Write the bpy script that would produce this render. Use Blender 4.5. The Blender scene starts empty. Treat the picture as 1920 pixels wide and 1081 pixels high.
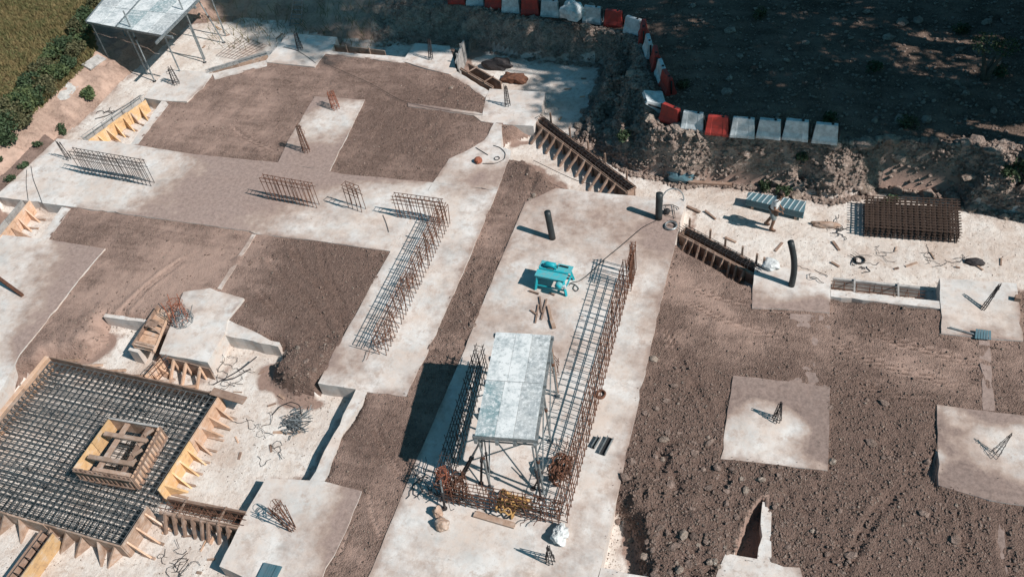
import bpy, bmesh, math, random
import numpy as np
from mathutils import Matrix, Vector, Quaternion

random.seed(7)
rng = np.random.default_rng(7)
SC = bpy.context.scene
COL = SC.collection

# ------------------------------------------------------------------ camera
# world: X and Y run along the two directions of the foundation grid,
# Z = 0 is the top of the concrete, the drone hovers above the origin.
CAM_H, FOC, PITCH, ROLL, YAW = 22.0, 1700.0, 0.8101, 0.16750856, 0.39644049

def cam_axes():
    fwd = np.array([0, math.cos(PITCH), -math.sin(PITCH)])
    right = np.array([1.0, 0, 0])
    down = np.cross(fwd, right)
    R = np.array([right, down, fwd])
    c, s = math.cos(ROLL), math.sin(ROLL)
    R = np.array([[c, s, 0], [-s, c, 0], [0, 0, 1]]) @ R
    c, s = math.cos(YAW), math.sin(YAW)
    T = np.array([[c, -s, 0], [s, c, 0], [0, 0, 1]])     # cam heading frame -> world
    return (T @ R.T).T
AX = cam_axes()          # rows: right, down, forward in world space

cd = bpy.data.cameras.new('camera')
cam = bpy.data.objects.new('camera', cd)
COL.objects.link(cam)
cd.sensor_width = 36.0
cd.lens = FOC / 1920.0 * 36.0
cd.clip_start = 0.1
cd.clip_end = 2000.0
m = Matrix.Identity(4)
for i in range(3):
    m[i][0] = AX[0][i]; m[i][1] = -AX[1][i]; m[i][2] = -AX[2][i]
m[2][3] = CAM_H
cam.matrix_world = m
SC.camera = cam

# ------------------------------------------------------------------ light
SUN_EL = math.radians(43.0)
SHAD_AZ = math.radians(168.7)                    # direction shadows fall, from +X
to_sun = Vector((-math.cos(SHAD_AZ) * math.cos(SUN_EL), -math.sin(SHAD_AZ) * math.cos(SUN_EL), math.sin(SUN_EL)))
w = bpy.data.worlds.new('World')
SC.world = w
w.use_nodes = True
nt = w.node_tree
nt.nodes.clear()
sky = nt.nodes.new('ShaderNodeTexSky')
sky.sky_type = 'NISHITA'
sky.sun_disc = False
sky.sun_elevation = SUN_EL
sky.sun_rotation = math.atan2(to_sun.x, to_sun.y)
sky.ozone_density = 2.0
bg = nt.nodes.new('ShaderNodeBackground')
bg.inputs['Strength'].default_value = 0.066
wo = nt.nodes.new('ShaderNodeOutputWorld')
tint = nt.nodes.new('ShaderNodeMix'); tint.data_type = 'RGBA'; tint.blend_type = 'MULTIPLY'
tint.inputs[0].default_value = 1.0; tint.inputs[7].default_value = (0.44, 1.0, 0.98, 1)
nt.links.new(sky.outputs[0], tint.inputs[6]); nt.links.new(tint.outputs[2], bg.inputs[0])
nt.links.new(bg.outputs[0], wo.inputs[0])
sd_ = bpy.data.lights.new('sun', 'SUN')
sd_.energy = 5.0
sd_.angle = math.radians(0.5)
sd_.color = (1.0, 0.93, 0.875)
sun = bpy.data.objects.new('sun', sd_)
COL.objects.link(sun)
sun.rotation_euler = to_sun.to_track_quat('Z', 'Y').to_euler()
sun.location = (20, 10, 40)
SC.view_settings.view_transform = 'Standard'
SC.view_settings.look = 'None'
SC.view_settings.gamma = 1.0
SC.view_settings.exposure = 0.18
SC.view_settings.use_curve_mapping = False

# ------------------------------------------------------------------ survey helpers
K = np.array([[FOC, 0, 960.0], [0, FOC, 540.0], [0, 0, 1]])
def W(px, py, z=0.0):
    """ground survey: where the sight line through a photo point meets height z"""
    d = AX.T @ np.array([(px - 960.0) / FOC, (py - 540.0) / FOC, 1.0])
    t = (z - CAM_H) / d[2]
    return Vector((d[0] * t, d[1] * t, z))
def W2(px, py, z=0.0):
    v = W(px, py, z); return (v.x, v.y)
def poly(pts, z=0.0):
    out = []
    for p in pts:
        out.append(W2(p[0], p[1], p[2] if len(p) > 2 else z))
    return out
def project(X, Y, Z):
    v = np.stack([X, Y, Z - CAM_H], -1) @ AX.T
    return v[..., 0] / v[..., 2] * FOC + 960, v[..., 1] / v[..., 2] * FOC + 540

# ------------------------------------------------------------------ noise
def _hash(ix, iy, seed):
    n = (ix.astype(np.int64) * 374761393 + iy.astype(np.int64) * 668265263 + seed * 1442695041) & 0xffffffff
    n = ((n ^ (n >> 13)) * 1274126177) & 0xffffffff
    n = n ^ (n >> 16)
    return (n & 0xffff) / 65535.0
def vnoise(x, y, s, seed=0):
    x = x / s; y = y / s
    ix = np.floor(x); iy = np.floor(y)
    fx = x - ix; fy = y - iy
    fx = fx * fx * (3 - 2 * fx); fy = fy * fy * (3 - 2 * fy)
    a = _hash(ix, iy, seed); b = _hash(ix + 1, iy, seed)
    c = _hash(ix, iy + 1, seed); d = _hash(ix + 1, iy + 1, seed)
    return (a + (b - a) * fx) * (1 - fy) + (c + (d - c) * fx) * fy
def fbm(x, y, s, o=4, seed=0):
    r = 0; a = 1.0; t = 0
    for i in range(o):
        r = r + a * vnoise(x + 17.3 * i, y - 9.1 * i, s, seed + i); t += a; a *= 0.5; s *= 0.5
    return r / t
def sstep(a, b, x):
    t = np.clip((x - a) / (b - a), 0, 1)
    return t * t * (3 - 2 * t)

def sdist(pl, X, Y):
    """signed distance to polygon, negative inside"""
    d = np.full(X.shape, 1e9); inside = np.zeros(X.shape, bool)
    n = len(pl)
    for i in range(n):
        x0, y0 = pl[i]; x1, y1 = pl[(i + 1) % n]
        ex, ey = x1 - x0, y1 - y0
        L = ex * ex + ey * ey + 1e-12
        t = np.clip(((X - x0) * ex + (Y - y0) * ey) / L, 0, 1)
        d = np.minimum(d, (X - x0 - t * ex) ** 2 + (Y - y0 - t * ey) ** 2)
        c = ((y0 > Y) != (y1 > Y))
        with np.errstate(divide='ignore', invalid='ignore'):
            xi = (x1 - x0) * (Y - y0) / (y1 - y0 + 1e-12) + x0
        inside ^= c & (X < xi)
    d = np.sqrt(d)
    return np.where(inside, -d, d)

# ------------------------------------------------------------------ materials
def new_mat(name):
    m = bpy.data.materials.new(name); m.use_nodes = True
    nt = m.node_tree; nt.nodes.clear()
    return m, nt
class NB:
    def __init__(s, nt): s.nt = nt
    def n(s, t, **kw):
        nd = s.nt.nodes.new(t)
        for k, v in kw.items():
            if k.startswith('i_'):
                key = k[2:]
                nd.inputs[int(key) if key.isdigit() else key.replace('_', ' ')].default_value = v
            else: setattr(nd, k, v)
        return nd
    def l(s, a, b): s.nt.links.new(a, b)
    def noise(s, vec, scale, detail=5, rough=0.6):
        nd = s.n('ShaderNodeTexNoise'); nd.inputs['Scale'].default_value = scale
        nd.inputs['Detail'].default_value = detail; nd.inputs['Roughness'].default_value = rough
        s.l(vec, nd.inputs['Vector']); return nd.outputs['Fac']
    def ramp(s, fac, stops):
        nd = s.n('ShaderNodeValToRGB'); cr = nd.color_ramp
        while len(cr.elements) < len(stops): cr.elements.new(0.5)
        for e, (p, c) in zip(cr.elements, stops):
            e.position = p; e.color = (c[0], c[1], c[2], 1) if not isinstance(c, (int, float)) else (c, c, c, 1)
        s.l(fac, nd.inputs[0]); return nd.outputs[0]
    def mix(s, fac, a, b, mode='MIX'):
        nd = s.n('ShaderNodeMix', data_type='RGBA', blend_type=mode)
        for sock, v in ((nd.inputs[0], fac), (nd.inputs[6], a), (nd.inputs[7], b)):
            if isinstance(v, (int, float)): sock.default_value = v
            elif isinstance(v, tuple): sock.default_value = (v[0], v[1], v[2], 1)
            else: s.l(v, sock)
        return nd.outputs[2]
    def math(s, op, a, b=0.0, c=None, clamp=False):
        nd = s.n('ShaderNodeMath', operation=op, use_clamp=clamp)
        for i, v in enumerate((a, b, c)):
            if v is None: continue
            if isinstance(v, (int, float)): nd.inputs[i].default_value = v
            else: s.l(v, nd.inputs[i])
        return nd.outputs[0]
    def out(s, col, rough=0.9, bump=None, bdist=0.02, bstr=1.0, metal=0.0, spec=0.3):
        b = s.n('ShaderNodeBsdfPrincipled')
        for sock, v in ((b.inputs['Base Color'], col), (b.inputs['Roughness'], rough)):
            if isinstance(v, (int, float)): sock.default_value = v
            elif isinstance(v, tuple): sock.default_value = (v[0], v[1], v[2], 1)
            else: s.l(v, sock)
        b.inputs['Metallic'].default_value = metal
        b.inputs['Specular IOR Level'].default_value = spec
        if bump is not None:
            bp = s.n('ShaderNodeBump'); bp.inputs['Distance'].default_value = bdist
            bp.inputs['Strength'].default_value = bstr
            s.l(bump, bp.inputs['Height']); s.l(bp.outputs[0], b.inputs['Normal'])
        o = s.n('ShaderNodeOutputMaterial'); s.l(b.outputs[0], o.inputs[0]); return b
    def pos(s):
        return s.n('ShaderNodeNewGeometry').outputs['Position']
    def attr(s, name):
        nd = s.n('ShaderNodeAttribute'); nd.attribute_name = name; return nd.outputs['Fac']
    def rnd(s):
        return s.n('ShaderNodeObjectInfo').outputs['Random']

SOIL_L = (0.36, 0.252, 0.208); SOIL_D = (0.215, 0.146, 0.120)
def mat_concrete(name, light=(0.69, 0.665, 0.64), dark=(0.50, 0.48, 0.46), dusty=True):
    m, nt = new_mat(name); b = NB(nt); p = b.pos()
    n1 = b.noise(p, 0.55, 6, 0.62); n2 = b.noise(p, 3.2, 6, 0.65); n3 = b.noise(p, 26, 4, 0.7)
    base = b.mix(b.ramp(n1, [(0.36, 0.0), (0.60, 1.0)]), dark, light)
    base = b.mix(b.ramp(n2, [(0.30, 0.55), (0.52, 0.0)]), base, tuple(c * 0.72 for c in dark))
    # warm cement haze
    base = b.mix(b.ramp(b.noise(p, 0.9, 6, 0.7), [(0.40, 0.0), (0.64, 0.8)]), base, (0.60, 0.49, 0.42))
    base = b.mix(b.ramp(b.noise(p, 2.1, 8, 0.78), [(0.52, 0.0), (0.64, 0.75)]), base, (0.42, 0.33, 0.28))
    base = b.mix(b.ramp(b.noise(p, 11, 5, 0.8), [(0.60, 0.0), (0.70, 0.55)]), base, (0.36, 0.32, 0.29))
    # trowel drips and small pits
    vor = b.n('ShaderNodeTexVoronoi'); vor.inputs['Scale'].default_value = 5.5; b.l(p, vor.inputs['Vector'])
    spots = b.math('LESS_THAN', vor.outputs['Distance'], b.math('MULTIPLY', n2, 0.13))
    base = b.mix(b.math('MULTIPLY', spots, 0.22), base, (0.25, 0.21, 0.18))
    # straight pour marks
    wv = b.n('ShaderNodeTexWave'); wv.inputs['Scale'].default_value = 0.8; wv.inputs['Distortion'].default_value = 9
    wv.inputs['Detail'].default_value = 3; b.l(p, wv.inputs['Vector'])
    base = b.mix(b.math('MULTIPLY', b.ramp(wv.outputs['Fac'], [(0.0, 1.0), (0.12, 0.0)]), 0.03), base, (0.35, 0.30, 0.26))
    crk = b.n('ShaderNodeTexVoronoi'); crk.feature = 'DISTANCE_TO_EDGE'; crk.inputs['Scale'].default_value = 0.42
    dv = b.n('ShaderNodeVectorMath', operation='MULTIPLY_ADD'); nn = b.n('ShaderNodeTexNoise'); nn.inputs['Scale'].default_value = 1.6; nn.inputs['Detail'].default_value = 5; b.l(p, nn.inputs['Vector'])
    b.l(nn.outputs['Color'], dv.inputs[0]); dv.inputs[1].default_value = (1.1, 1.1, 1.1); b.l(p, dv.inputs[2])
    b.l(dv.outputs[0], crk.inputs['Vector'])
    cmask = b.math('MULTIPLY', b.math('LESS_THAN', crk.outputs['Distance'], 0.007), b.ramp(b.noise(p, 0.7, 3), [(0.5, 0.0), (0.56, 1.0)]))
    base = b.mix(b.math('MULTIPLY', cmask, 0.16), base, (0.2, 0.17, 0.15))
    if dusty:
        d = b.attr('dust')
        dd = b.math('ADD', d, b.math('MULTIPLY', b.math('SUBTRACT', b.noise(p, 1.3, 7, 0.68), 0.5), 1.5))
        mask = b.ramp(dd, [(0.18, 0.0), (0.75, 1.0)])
        dcol = b.mix(b.ramp(n2, [(0.35, 0.0), (0.65, 1.0)]), (0.27, 0.195, 0.162), (0.42, 0.32, 0.27))
        dcol = b.mix(b.ramp(dd, [(0.75, 0.0), (1.0, 1.0)]), dcol, b.mix(b.ramp(b.noise(p, 7, 7, 0.78), [(0.36, 0.0), (0.62, 1.0)]), b.mix(b.attr('tone'), (0.26, 0.19, 0.165), (0.15, 0.105, 0.09)), b.mix(b.attr('tone'), (0.42, 0.31, 0.27), (0.27, 0.195, 0.168))))
        base = b.mix(b.math('MULTIPLY', mask, 0.95), base, dcol)
    hgt = b.math('ADD', b.math('MULTIPLY', n3, 0.35), n2)
    b.out(base, 0.88, hgt, 0.02, 0.55)
    return m
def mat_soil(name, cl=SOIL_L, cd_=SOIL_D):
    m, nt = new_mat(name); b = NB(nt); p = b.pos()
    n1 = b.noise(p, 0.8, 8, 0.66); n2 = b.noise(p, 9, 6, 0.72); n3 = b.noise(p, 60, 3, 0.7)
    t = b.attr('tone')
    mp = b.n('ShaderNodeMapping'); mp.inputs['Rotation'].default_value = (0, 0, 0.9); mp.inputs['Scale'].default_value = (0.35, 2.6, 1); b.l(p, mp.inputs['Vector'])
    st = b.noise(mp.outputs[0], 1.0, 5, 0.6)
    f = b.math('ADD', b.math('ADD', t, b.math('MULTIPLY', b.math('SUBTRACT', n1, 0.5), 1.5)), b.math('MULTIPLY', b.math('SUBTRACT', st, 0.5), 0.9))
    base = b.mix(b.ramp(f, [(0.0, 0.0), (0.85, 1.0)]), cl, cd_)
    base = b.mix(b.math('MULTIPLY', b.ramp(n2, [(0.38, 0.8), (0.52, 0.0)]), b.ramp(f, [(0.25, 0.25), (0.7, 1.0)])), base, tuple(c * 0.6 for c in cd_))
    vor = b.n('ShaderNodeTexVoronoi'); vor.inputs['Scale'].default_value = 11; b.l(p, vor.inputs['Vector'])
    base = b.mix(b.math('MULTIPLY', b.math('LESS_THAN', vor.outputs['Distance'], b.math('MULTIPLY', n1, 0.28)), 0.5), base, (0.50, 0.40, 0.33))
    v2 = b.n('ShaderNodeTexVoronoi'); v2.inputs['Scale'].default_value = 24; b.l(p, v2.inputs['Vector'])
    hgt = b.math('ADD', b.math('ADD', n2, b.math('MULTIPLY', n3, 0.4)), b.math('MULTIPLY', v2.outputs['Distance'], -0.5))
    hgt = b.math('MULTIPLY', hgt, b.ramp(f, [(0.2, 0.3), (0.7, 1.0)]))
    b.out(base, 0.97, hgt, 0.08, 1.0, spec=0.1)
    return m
def mat_floor(name):
    m, nt = new_mat(name); b = NB(nt); p = b.pos()
    n1 = b.noise(p, 0.8, 7, 0.66); n2 = b.noise(p, 5, 6, 0.7); n3 = b.noise(p, 35, 3, 0.7)
    base = b.mix(b.ramp(n1, [(0.35, 0.0), (0.62, 1.0)]), (0.53, 0.44, 0.38), (0.70, 0.655, 0.61))
    base = b.mix(b.ramp(n2, [(0.32, 0.6), (0.48, 0.0)]), base, (0.36, 0.26, 0.20))
    t = b.attr('tone')
    f = b.math('ADD', t, b.math('MULTIPLY', b.math('SUBTRACT', b.noise(p, 1.7, 6, 0.7), 0.5), 1.4))
    base = b.mix(b.ramp(f, [(0.35, 0.0), (0.8, 1.0)]), base, b.mix(n2, SOIL_D, SOIL_L))
    vor = b.n('ShaderNodeTexVoronoi'); vor.inputs['Scale'].default_value = 7; b.l(p, vor.inputs['Vector'])
    base = b.mix(b.math('MULTIPLY', b.math('LESS_THAN', vor.outputs['Distance'], b.math('MULTIPLY', n1, 0.2)), 0.5), base, (0.25, 0.19, 0.15))
    crk = b.n('ShaderNodeTexVoronoi'); crk.feature = 'DISTANCE_TO_EDGE'; crk.inputs['Scale'].default_value = 1.3
    dv = b.n('ShaderNodeVectorMath', operation='MULTIPLY_ADD'); nn = b.n('ShaderNodeTexNoise'); nn.inputs['Scale'].default_value = 2.0; nn.inputs['Detail'].default_value = 4; b.l(p, nn.inputs['Vector'])
    b.l(nn.outputs['Color'], dv.inputs[0]); dv.inputs[1].default_value = (0.7, 0.7, 0.7); b.l(p, dv.inputs[2]); b.l(dv.outputs[0], crk.inputs['Vector'])
    cm = b.math('MULTIPLY', b.math('LESS_THAN', crk.outputs['Distance'], 0.018), b.ramp(b.noise(p, 0.5, 3), [(0.48, 0.0), (0.55, 1.0)]))
    base = b.mix(b.math('MULTIPLY', cm, 0.12), base, (0.24, 0.18, 0.14))
    b.out(base, 0.93, b.math('ADD', n2, b.math('MULTIPLY', n3, 0.3)), 0.05, 0.9, spec=0.15)
    return m
def mat_rock(name, a=(0.50, 0.39, 0.33), c=(0.27, 0.20, 0.17), lightc=(0.72, 0.66, 0.60)):
    m, nt = new_mat(name); b = NB(nt); p = b.pos()
    n1 = b.noise(p, 2.2, 8, 0.72); n2 = b.noise(p, 12, 6, 0.75)
    base = b.mix(b.ramp(n1, [(0.38, 0.0), (0.6, 1.0)]), c, a)
    base = b.mix(b.ramp(n2, [(0.56, 0.0), (0.68, 0.9)]), base, lightc)
    base = b.mix(b.ramp(n2, [(0.34, 0.85), (0.45, 0.0)]), base, (0.09, 0.07, 0.06))
    v2 = b.n('ShaderNodeTexVoronoi'); v2.inputs['Scale'].default_value = 6; b.l(p, v2.inputs['Vector'])
    b.out(base, 0.95, b.math('ADD', n2, b.math('MULTIPLY', v2.outputs['Distance'], -0.8)), 0.16, 1.0, spec=0.15)
    return m
def mat_grass(name):
    m, nt = new_mat(name); b = NB(nt); p = b.pos()
    n1 = b.noise(p, 0.9, 6, 0.65); n2 = b.noise(p, 14, 5, 0.7)
    base = b.mix(b.ramp(n1, [(0.38, 0.0), (0.62, 1.0)]), (0.085, 0.085, 0.035), (0.20, 0.135, 0.075))
    base = b.mix(b.ramp(n2, [(0.35, 0.8), (0.55, 0.0)]), base, (0.045, 0.05, 0.025))
    b.out(base, 0.95, n2, 0.12, 1.0, spec=0.1)
    return m
def mat_simple(name, col, rough=0.7, var=0.25, scale=6.0, metal=0.0, bumpd=0.006, col2=None, spec=0.3, rnd=0.0):
    m, nt = new_mat(name); b = NB(nt); p = b.pos()
    n = b.noise(p, scale, 6, 0.7)
    c2 = col2 or tuple(c * (1 - var) * 0.8 for c in col)
    base = b.mix(b.ramp(n, [(0.36, 0.0), (0.62, 1.0)]), c2, col)
    if rnd > 0:
        v = b.math('ADD', b.math('MULTIPLY', b.rnd(), rnd), 1.0 - rnd / 2)
        hs = b.n('ShaderNodeHueSaturation'); b.l(v, hs.inputs['Value']); b.l(base, hs.inputs['Color']); base = hs.outputs[0]
    b.out(base, rough, n, bumpd, 0.8, metal, spec)
    return m
def mat_wood(name, c1, c2, stain=(0.20, 0.15, 0.12), grey=0.35):
    m, nt = new_mat(name); b = NB(nt)
    tc = b.n('ShaderNodeTexCoord'); mp = b.n('ShaderNodeMapping'); mp.inputs['Scale'].default_value = (1.5, 9, 9)
    b.l(tc.outputs['Object'], mp.inputs['Vector'])
    g = b.noise(mp.outputs[0], 2.2, 6, 0.65); p = b.pos(); s = b.noise(p, 3.4, 6, 0.7)
    base = b.mix(b.ramp(g, [(0.35, 0.0), (0.65, 1.0)]), c2, c1)
    base = b.mix(b.ramp(s, [(0.5, 0.0), (0.72, grey * 2)]), base, (0.58, 0.55, 0.52))
    base = b.mix(b.ramp(s, [(0.32, 0.8), (0.46, 0.0)]), base, stain)
    v = b.math('ADD', b.math('MULTIPLY', b.rnd(), 0.4), 0.8)
    hs = b.n('ShaderNodeHueSaturation'); b.l(v, hs.inputs['Value']); b.l(base, hs.inputs['Color'])
    b.out(hs.outputs[0], 0.82, g, 0.004, 0.7)
    return m
def mat_panel(name, c1, c2):
    """plywood deck panel crusted with cement slurry"""
    m, nt = new_mat(name); b = NB(nt); p = b.pos()
    n1 = b.noise(p, 1.5, 7, 0.75); n2 = b.noise(p, 8, 7, 0.75)
    base = b.mix(b.ramp(n1, [(0.44, 0.0), (0.56, 1.0)]), c1, c2)
    base = b.mix(b.ramp(n2, [(0.50, 0.0), (0.60, 0.85)]), base, (0.66, 0.68, 0.68))
    base = b.mix(b.ramp(n2, [(0.34, 0.75), (0.44, 0.0)]), base, (0.10, 0.12, 0.13))
    b.out(base, 0.75, n2, 0.01, 0.8)
    return m

M = {}
M['conc'] = mat_concrete('cast_concrete')
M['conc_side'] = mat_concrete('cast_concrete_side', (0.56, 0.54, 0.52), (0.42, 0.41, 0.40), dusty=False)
M['soil'] = mat_soil('brown_soil')
M['floor'] = mat_floor('pale_blinding')
M['rock'] = mat_rock('bank_rock')
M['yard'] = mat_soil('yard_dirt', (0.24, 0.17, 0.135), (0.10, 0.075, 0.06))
M['bankearth'] = mat_soil('bank_earth', (0.52, 0.37, 0.30), (0.36, 0.25, 0.20))
M['grass'] = mat_grass('dry_grass')
M['clod'] = mat_rock('soil_clod', (0.40, 0.295, 0.25), (0.21, 0.15, 0.125), (0.52, 0.41, 0.35))
M['stone'] = mat_rock('pale_stone', (0.52, 0.42, 0.35), (0.30, 0.23, 0.19), (0.66, 0.6, 0.54))
M['rust'] = mat_simple('rusty_steel', (0.17, 0.075, 0.045), 0.85, 0.4, 14, 0.0, col2=(0.075, 0.04, 0.03), rnd=0.5)
M['rebar'] = mat_simple('dark_rebar', (0.06, 0.05, 0.05), 0.7, 0.4, 14, 0.2, col2=(0.03, 0.03, 0.033), rnd=0.4)
M['gridsteel'] = mat_simple('blackened_rebar', (0.085, 0.055, 0.042), 0.85, 0.3, 10, 0.0, col2=(0.04, 0.028, 0.024))
M['slatebar'] = mat_simple('slate_rebar', (0.10, 0.108, 0.112), 0.7, 0.4, 12, 0.1, col2=(0.05, 0.056, 0.06), rnd=0.5)
M['redrust'] = mat_simple('red_rust', (0.34, 0.12, 0.07), 0.9, 0.4, 14, col2=(0.17, 0.06, 0.04))
M['steel'] = mat_simple('galvanised_steel', (0.33, 0.36, 0.37), 0.5, 0.3, 10, 0.5, col2=(0.15, 0.17, 0.18))
M['plastic_black'] = mat_simple('black_plastic_pipe', (0.035, 0.042, 0.045), 0.45, 0.2, 5, col2=(0.02, 0.025, 0.028))
M['ply_yellow'] = mat_wood('yellow_plywood', (0.66, 0.43, 0.22), (0.52, 0.32, 0.16), (0.34, 0.22, 0.14), 0.3)
M['ply_orange'] = mat_wood('orange_plywood', (0.60, 0.40, 0.28), (0.45, 0.28, 0.19), (0.33, 0.20, 0.13), 0.3)
M['board_brown'] = mat_wood('weathered_board', (0.30, 0.20, 0.15), (0.19, 0.125, 0.095), (0.09, 0.06, 0.05), 0.12)
M['board_tan'] = mat_wood('tan_timber', (0.40, 0.28, 0.21), (0.27, 0.18, 0.135), (0.18, 0.12, 0.09), 0.25)
M['board_grey'] = mat_wood('cement_grey_board', (0.42, 0.40, 0.38), (0.28, 0.27, 0.265), (0.15, 0.14, 0.13), 0.4)
M['panel_white'] = mat_panel('slurry_panel', (0.42, 0.46, 0.47), (0.66, 0.68, 0.68))
M['panel_teal'] = mat_panel('grey_green_panel', (0.22, 0.31, 0.33), (0.36, 0.41, 0.42))
M['panel_grey'] = mat_panel('grey_panel', (0.34, 0.37, 0.38), (0.46, 0.48, 0.48))
M['white_plastic'] = mat_simple('white_barrier_plastic', (0.62, 0.66, 0.68), 0.55, 0.15, 5, col2=(0.36, 0.39, 0.40))
M['red_plastic'] = mat_simple('red_barrier_plastic', (0.42, 0.045, 0.035), 0.55, 0.3, 5, col2=(0.24, 0.04, 0.035))
M['cyan'] = mat_simple('cyan_paint', (0.015, 0.35, 0.41), 0.5, 0.2, 9, col2=(0.01, 0.30, 0.36))
M['cyan_worn'] = mat_simple('worn_cyan_paint', (0.04, 0.40, 0.46), 0.65, 0.2, 7, col2=(0.16, 0.34, 0.36))
M['sheet_blue'] = mat_simple('grey_blue_sheet', (0.075, 0.165, 0.20), 0.5, 0.2, 5, 0.1, col2=(0.11, 0.17, 0.20))
M['sheet_edge'] = mat_simple('pale_sheet_rib', (0.55, 0.62, 0.64), 0.5, 0.15, 5)
M['bag'] = mat_simple('white_woven_sack', (0.70, 0.72, 0.72), 0.8, 0.3, 6, bumpd=0.04)
M['orange'] = mat_simple('orange_plastic', (0.50, 0.29, 0.11), 0.7, 0.4, 8)
M['leaf'] = mat_simple('dark_leaf', (0.055, 0.085, 0.04), 0.7, 0.4, 3, col2=(0.028, 0.05, 0.024))
M['leaf2'] = mat_simple('shrub_leaf', (0.10, 0.125, 0.05), 0.7, 0.4, 3, col2=(0.035, 0.065, 0.03))
M['leaf_dry'] = mat_simple('dry_grass_blade', (0.20, 0.15, 0.07), 0.8, 0.4, 2, col2=(0.09, 0.10, 0.04))
M['leaf3'] = mat_simple('olive_leaf', (0.12, 0.11, 0.055), 0.75, 0.4, 4, col2=(0.05, 0.06, 0.03))
M['bark'] = mat_simple('tree_bark', (0.13, 0.10, 0.08), 0.9, 0.4, 10, bumpd=0.03)
M['skin'] = mat_simple('skin', (0.22, 0.125, 0.085), 0.6, 0.15, 8)
M['hair'] = mat_simple('black_hair', (0.02, 0.015, 0.013), 0.7, 0.2, 20)
M['shirt'] = mat_simple('white_shirt', (0.78, 0.79, 0.78), 0.85, 0.1, 12)
M['shorts'] = mat_simple('grey_shorts', (0.27, 0.30, 0.30), 0.85, 0.2, 12)
M['leather'] = mat_simple('brown_leather', (0.14, 0.085, 0.06), 0.7, 0.3, 10)
M['eye'] = mat_simple('eye_white', (0.7, 0.68, 0.65), 0.3, 0.05, 10)
M['rubber'] = mat_simple('black_rubber', (0.03, 0.03, 0.032), 0.7, 0.3, 12)

# ------------------------------------------------------------------ object helpers
WM = {}
def link(o, parent=None, mw=None):
    COL.objects.link(o)
    mw = mw or Matrix.Identity(4)
    if parent is not None:
        o.parent = parent
        o.matrix_basis = WM[parent].inverted() @ mw
    else:
        o.matrix_basis = mw
    WM[o] = mw
    return o
def thing(name, label, cat, loc=(0, 0, 0), rz=0.0, group=None):
    o = bpy.data.objects.new(name, None); o.empty_display_size = 0.2
    link(o, None, Matrix.Translation(Vector(loc)) @ Matrix.Rotation(rz, 4, 'Z'))
    o['label'] = label; o['category'] = cat
    if group: o['group'] = group
    return o
def tag(o, label=None, cat=None, group=None, kind=None):
    for k, v in (('label', label), ('category', cat), ('group', group), ('kind', kind)):
        if v: o[k] = v
    return o
def mesh_np(name, V, F, mat, smooth=False, attrs=None):
    me = bpy.data.meshes.new(name)
    V = np.asarray(V, dtype=np.float32)
    if isinstance(F, np.ndarray):
        k = F.shape[1]; n = F.shape[0]
        me.vertices.add(len(V)); me.vertices.foreach_set('co', V.ravel())
        me.loops.add(n * k); me.loops.foreach_set('vertex_index', F.astype(np.int32).ravel())
        me.polygons.add(n); me.polygons.foreach_set('loop_start', np.arange(0, n * k, k, dtype=np.int32))
        me.polygons.foreach_set('loop_total', np.full(n, k, dtype=np.int32))
        me.update(calc_edges=True)
    else:
        me.from_pydata([tuple(map(float, v)) for v in V], [], F); me.update()
    if smooth: me.polygons.foreach_set('use_smooth', [True] * len(me.polygons))
    for k2, a in (attrs or {}).items():
        at = me.attributes.new(k2, 'FLOAT', 'POINT'); at.data.foreach_set('value', np.asarray(a, dtype=np.float32))
    me.materials.append(mat)
    return me
def put(name, me, parent=None, mw=None):
    return link(bpy.data.objects.new(name, me), parent, mw)

def unit_rod(mat, n=6):
    V = []; F = []
    for z in (0, 1):
        for i in range(n):
            a = 2 * math.pi * i / n; V.append((math.cos(a), math.sin(a), z))
    for i in range(n): j = (i + 1) % n; F.append((i, j, n + j, n + i))
    F.append(tuple(range(n - 1, -1, -1))); F.append(tuple(range(n, 2 * n)))
    return mesh_np('rod', V, F, mat)
def unit_box(mat, b=0.0):
    bm = bmesh.new(); bmesh.ops.create_cube(bm, size=1.0)
    if b: bmesh.ops.bevel(bm, geom=bm.edges[:], offset=b, segments=1, affect='EDGES')
    me = bpy.data.meshes.new('board'); bm.to_mesh(me); bm.free(); me.materials.append(mat)
    return me
RODS = {}; BOXES = {}
def rod(name, a, b, r, mat, parent, seg=6):
    a = Vector(a); b = Vector(b); d = b - a; L = d.length
    key = (mat, seg)
    if key not in RODS: RODS[key] = unit_rod(M[mat], seg)
    q = Vector((0, 0, 1)).rotation_difference(d.normalized())
    mw = Matrix.Translation(a) @ q.to_matrix().to_4x4() @ Matrix.Diagonal((r, r, L, 1))
    return put(name, RODS[key], parent, mw)
def beam(name, a, b, wdt, hgt, mat, parent, up=(0, 0, 1)):
    """box from a to b (centre line), width across, height along up"""
    a = Vector(a); b = Vector(b); x = (b - a); L = x.length; x.normalize()
    up = Vector(up); y = up.cross(x).normalized(); z = x.cross(y)
    if mat not in BOXES: BOXES[mat] = unit_box(M[mat])
    R = Matrix((x, y, z)).transposed().to_4x4()
    mw = Matrix.Translation((a + b) / 2) @ R @ Matrix.Diagonal((L, wdt, hgt, 1))
    return put(name, BOXES[mat], parent, mw)
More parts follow.
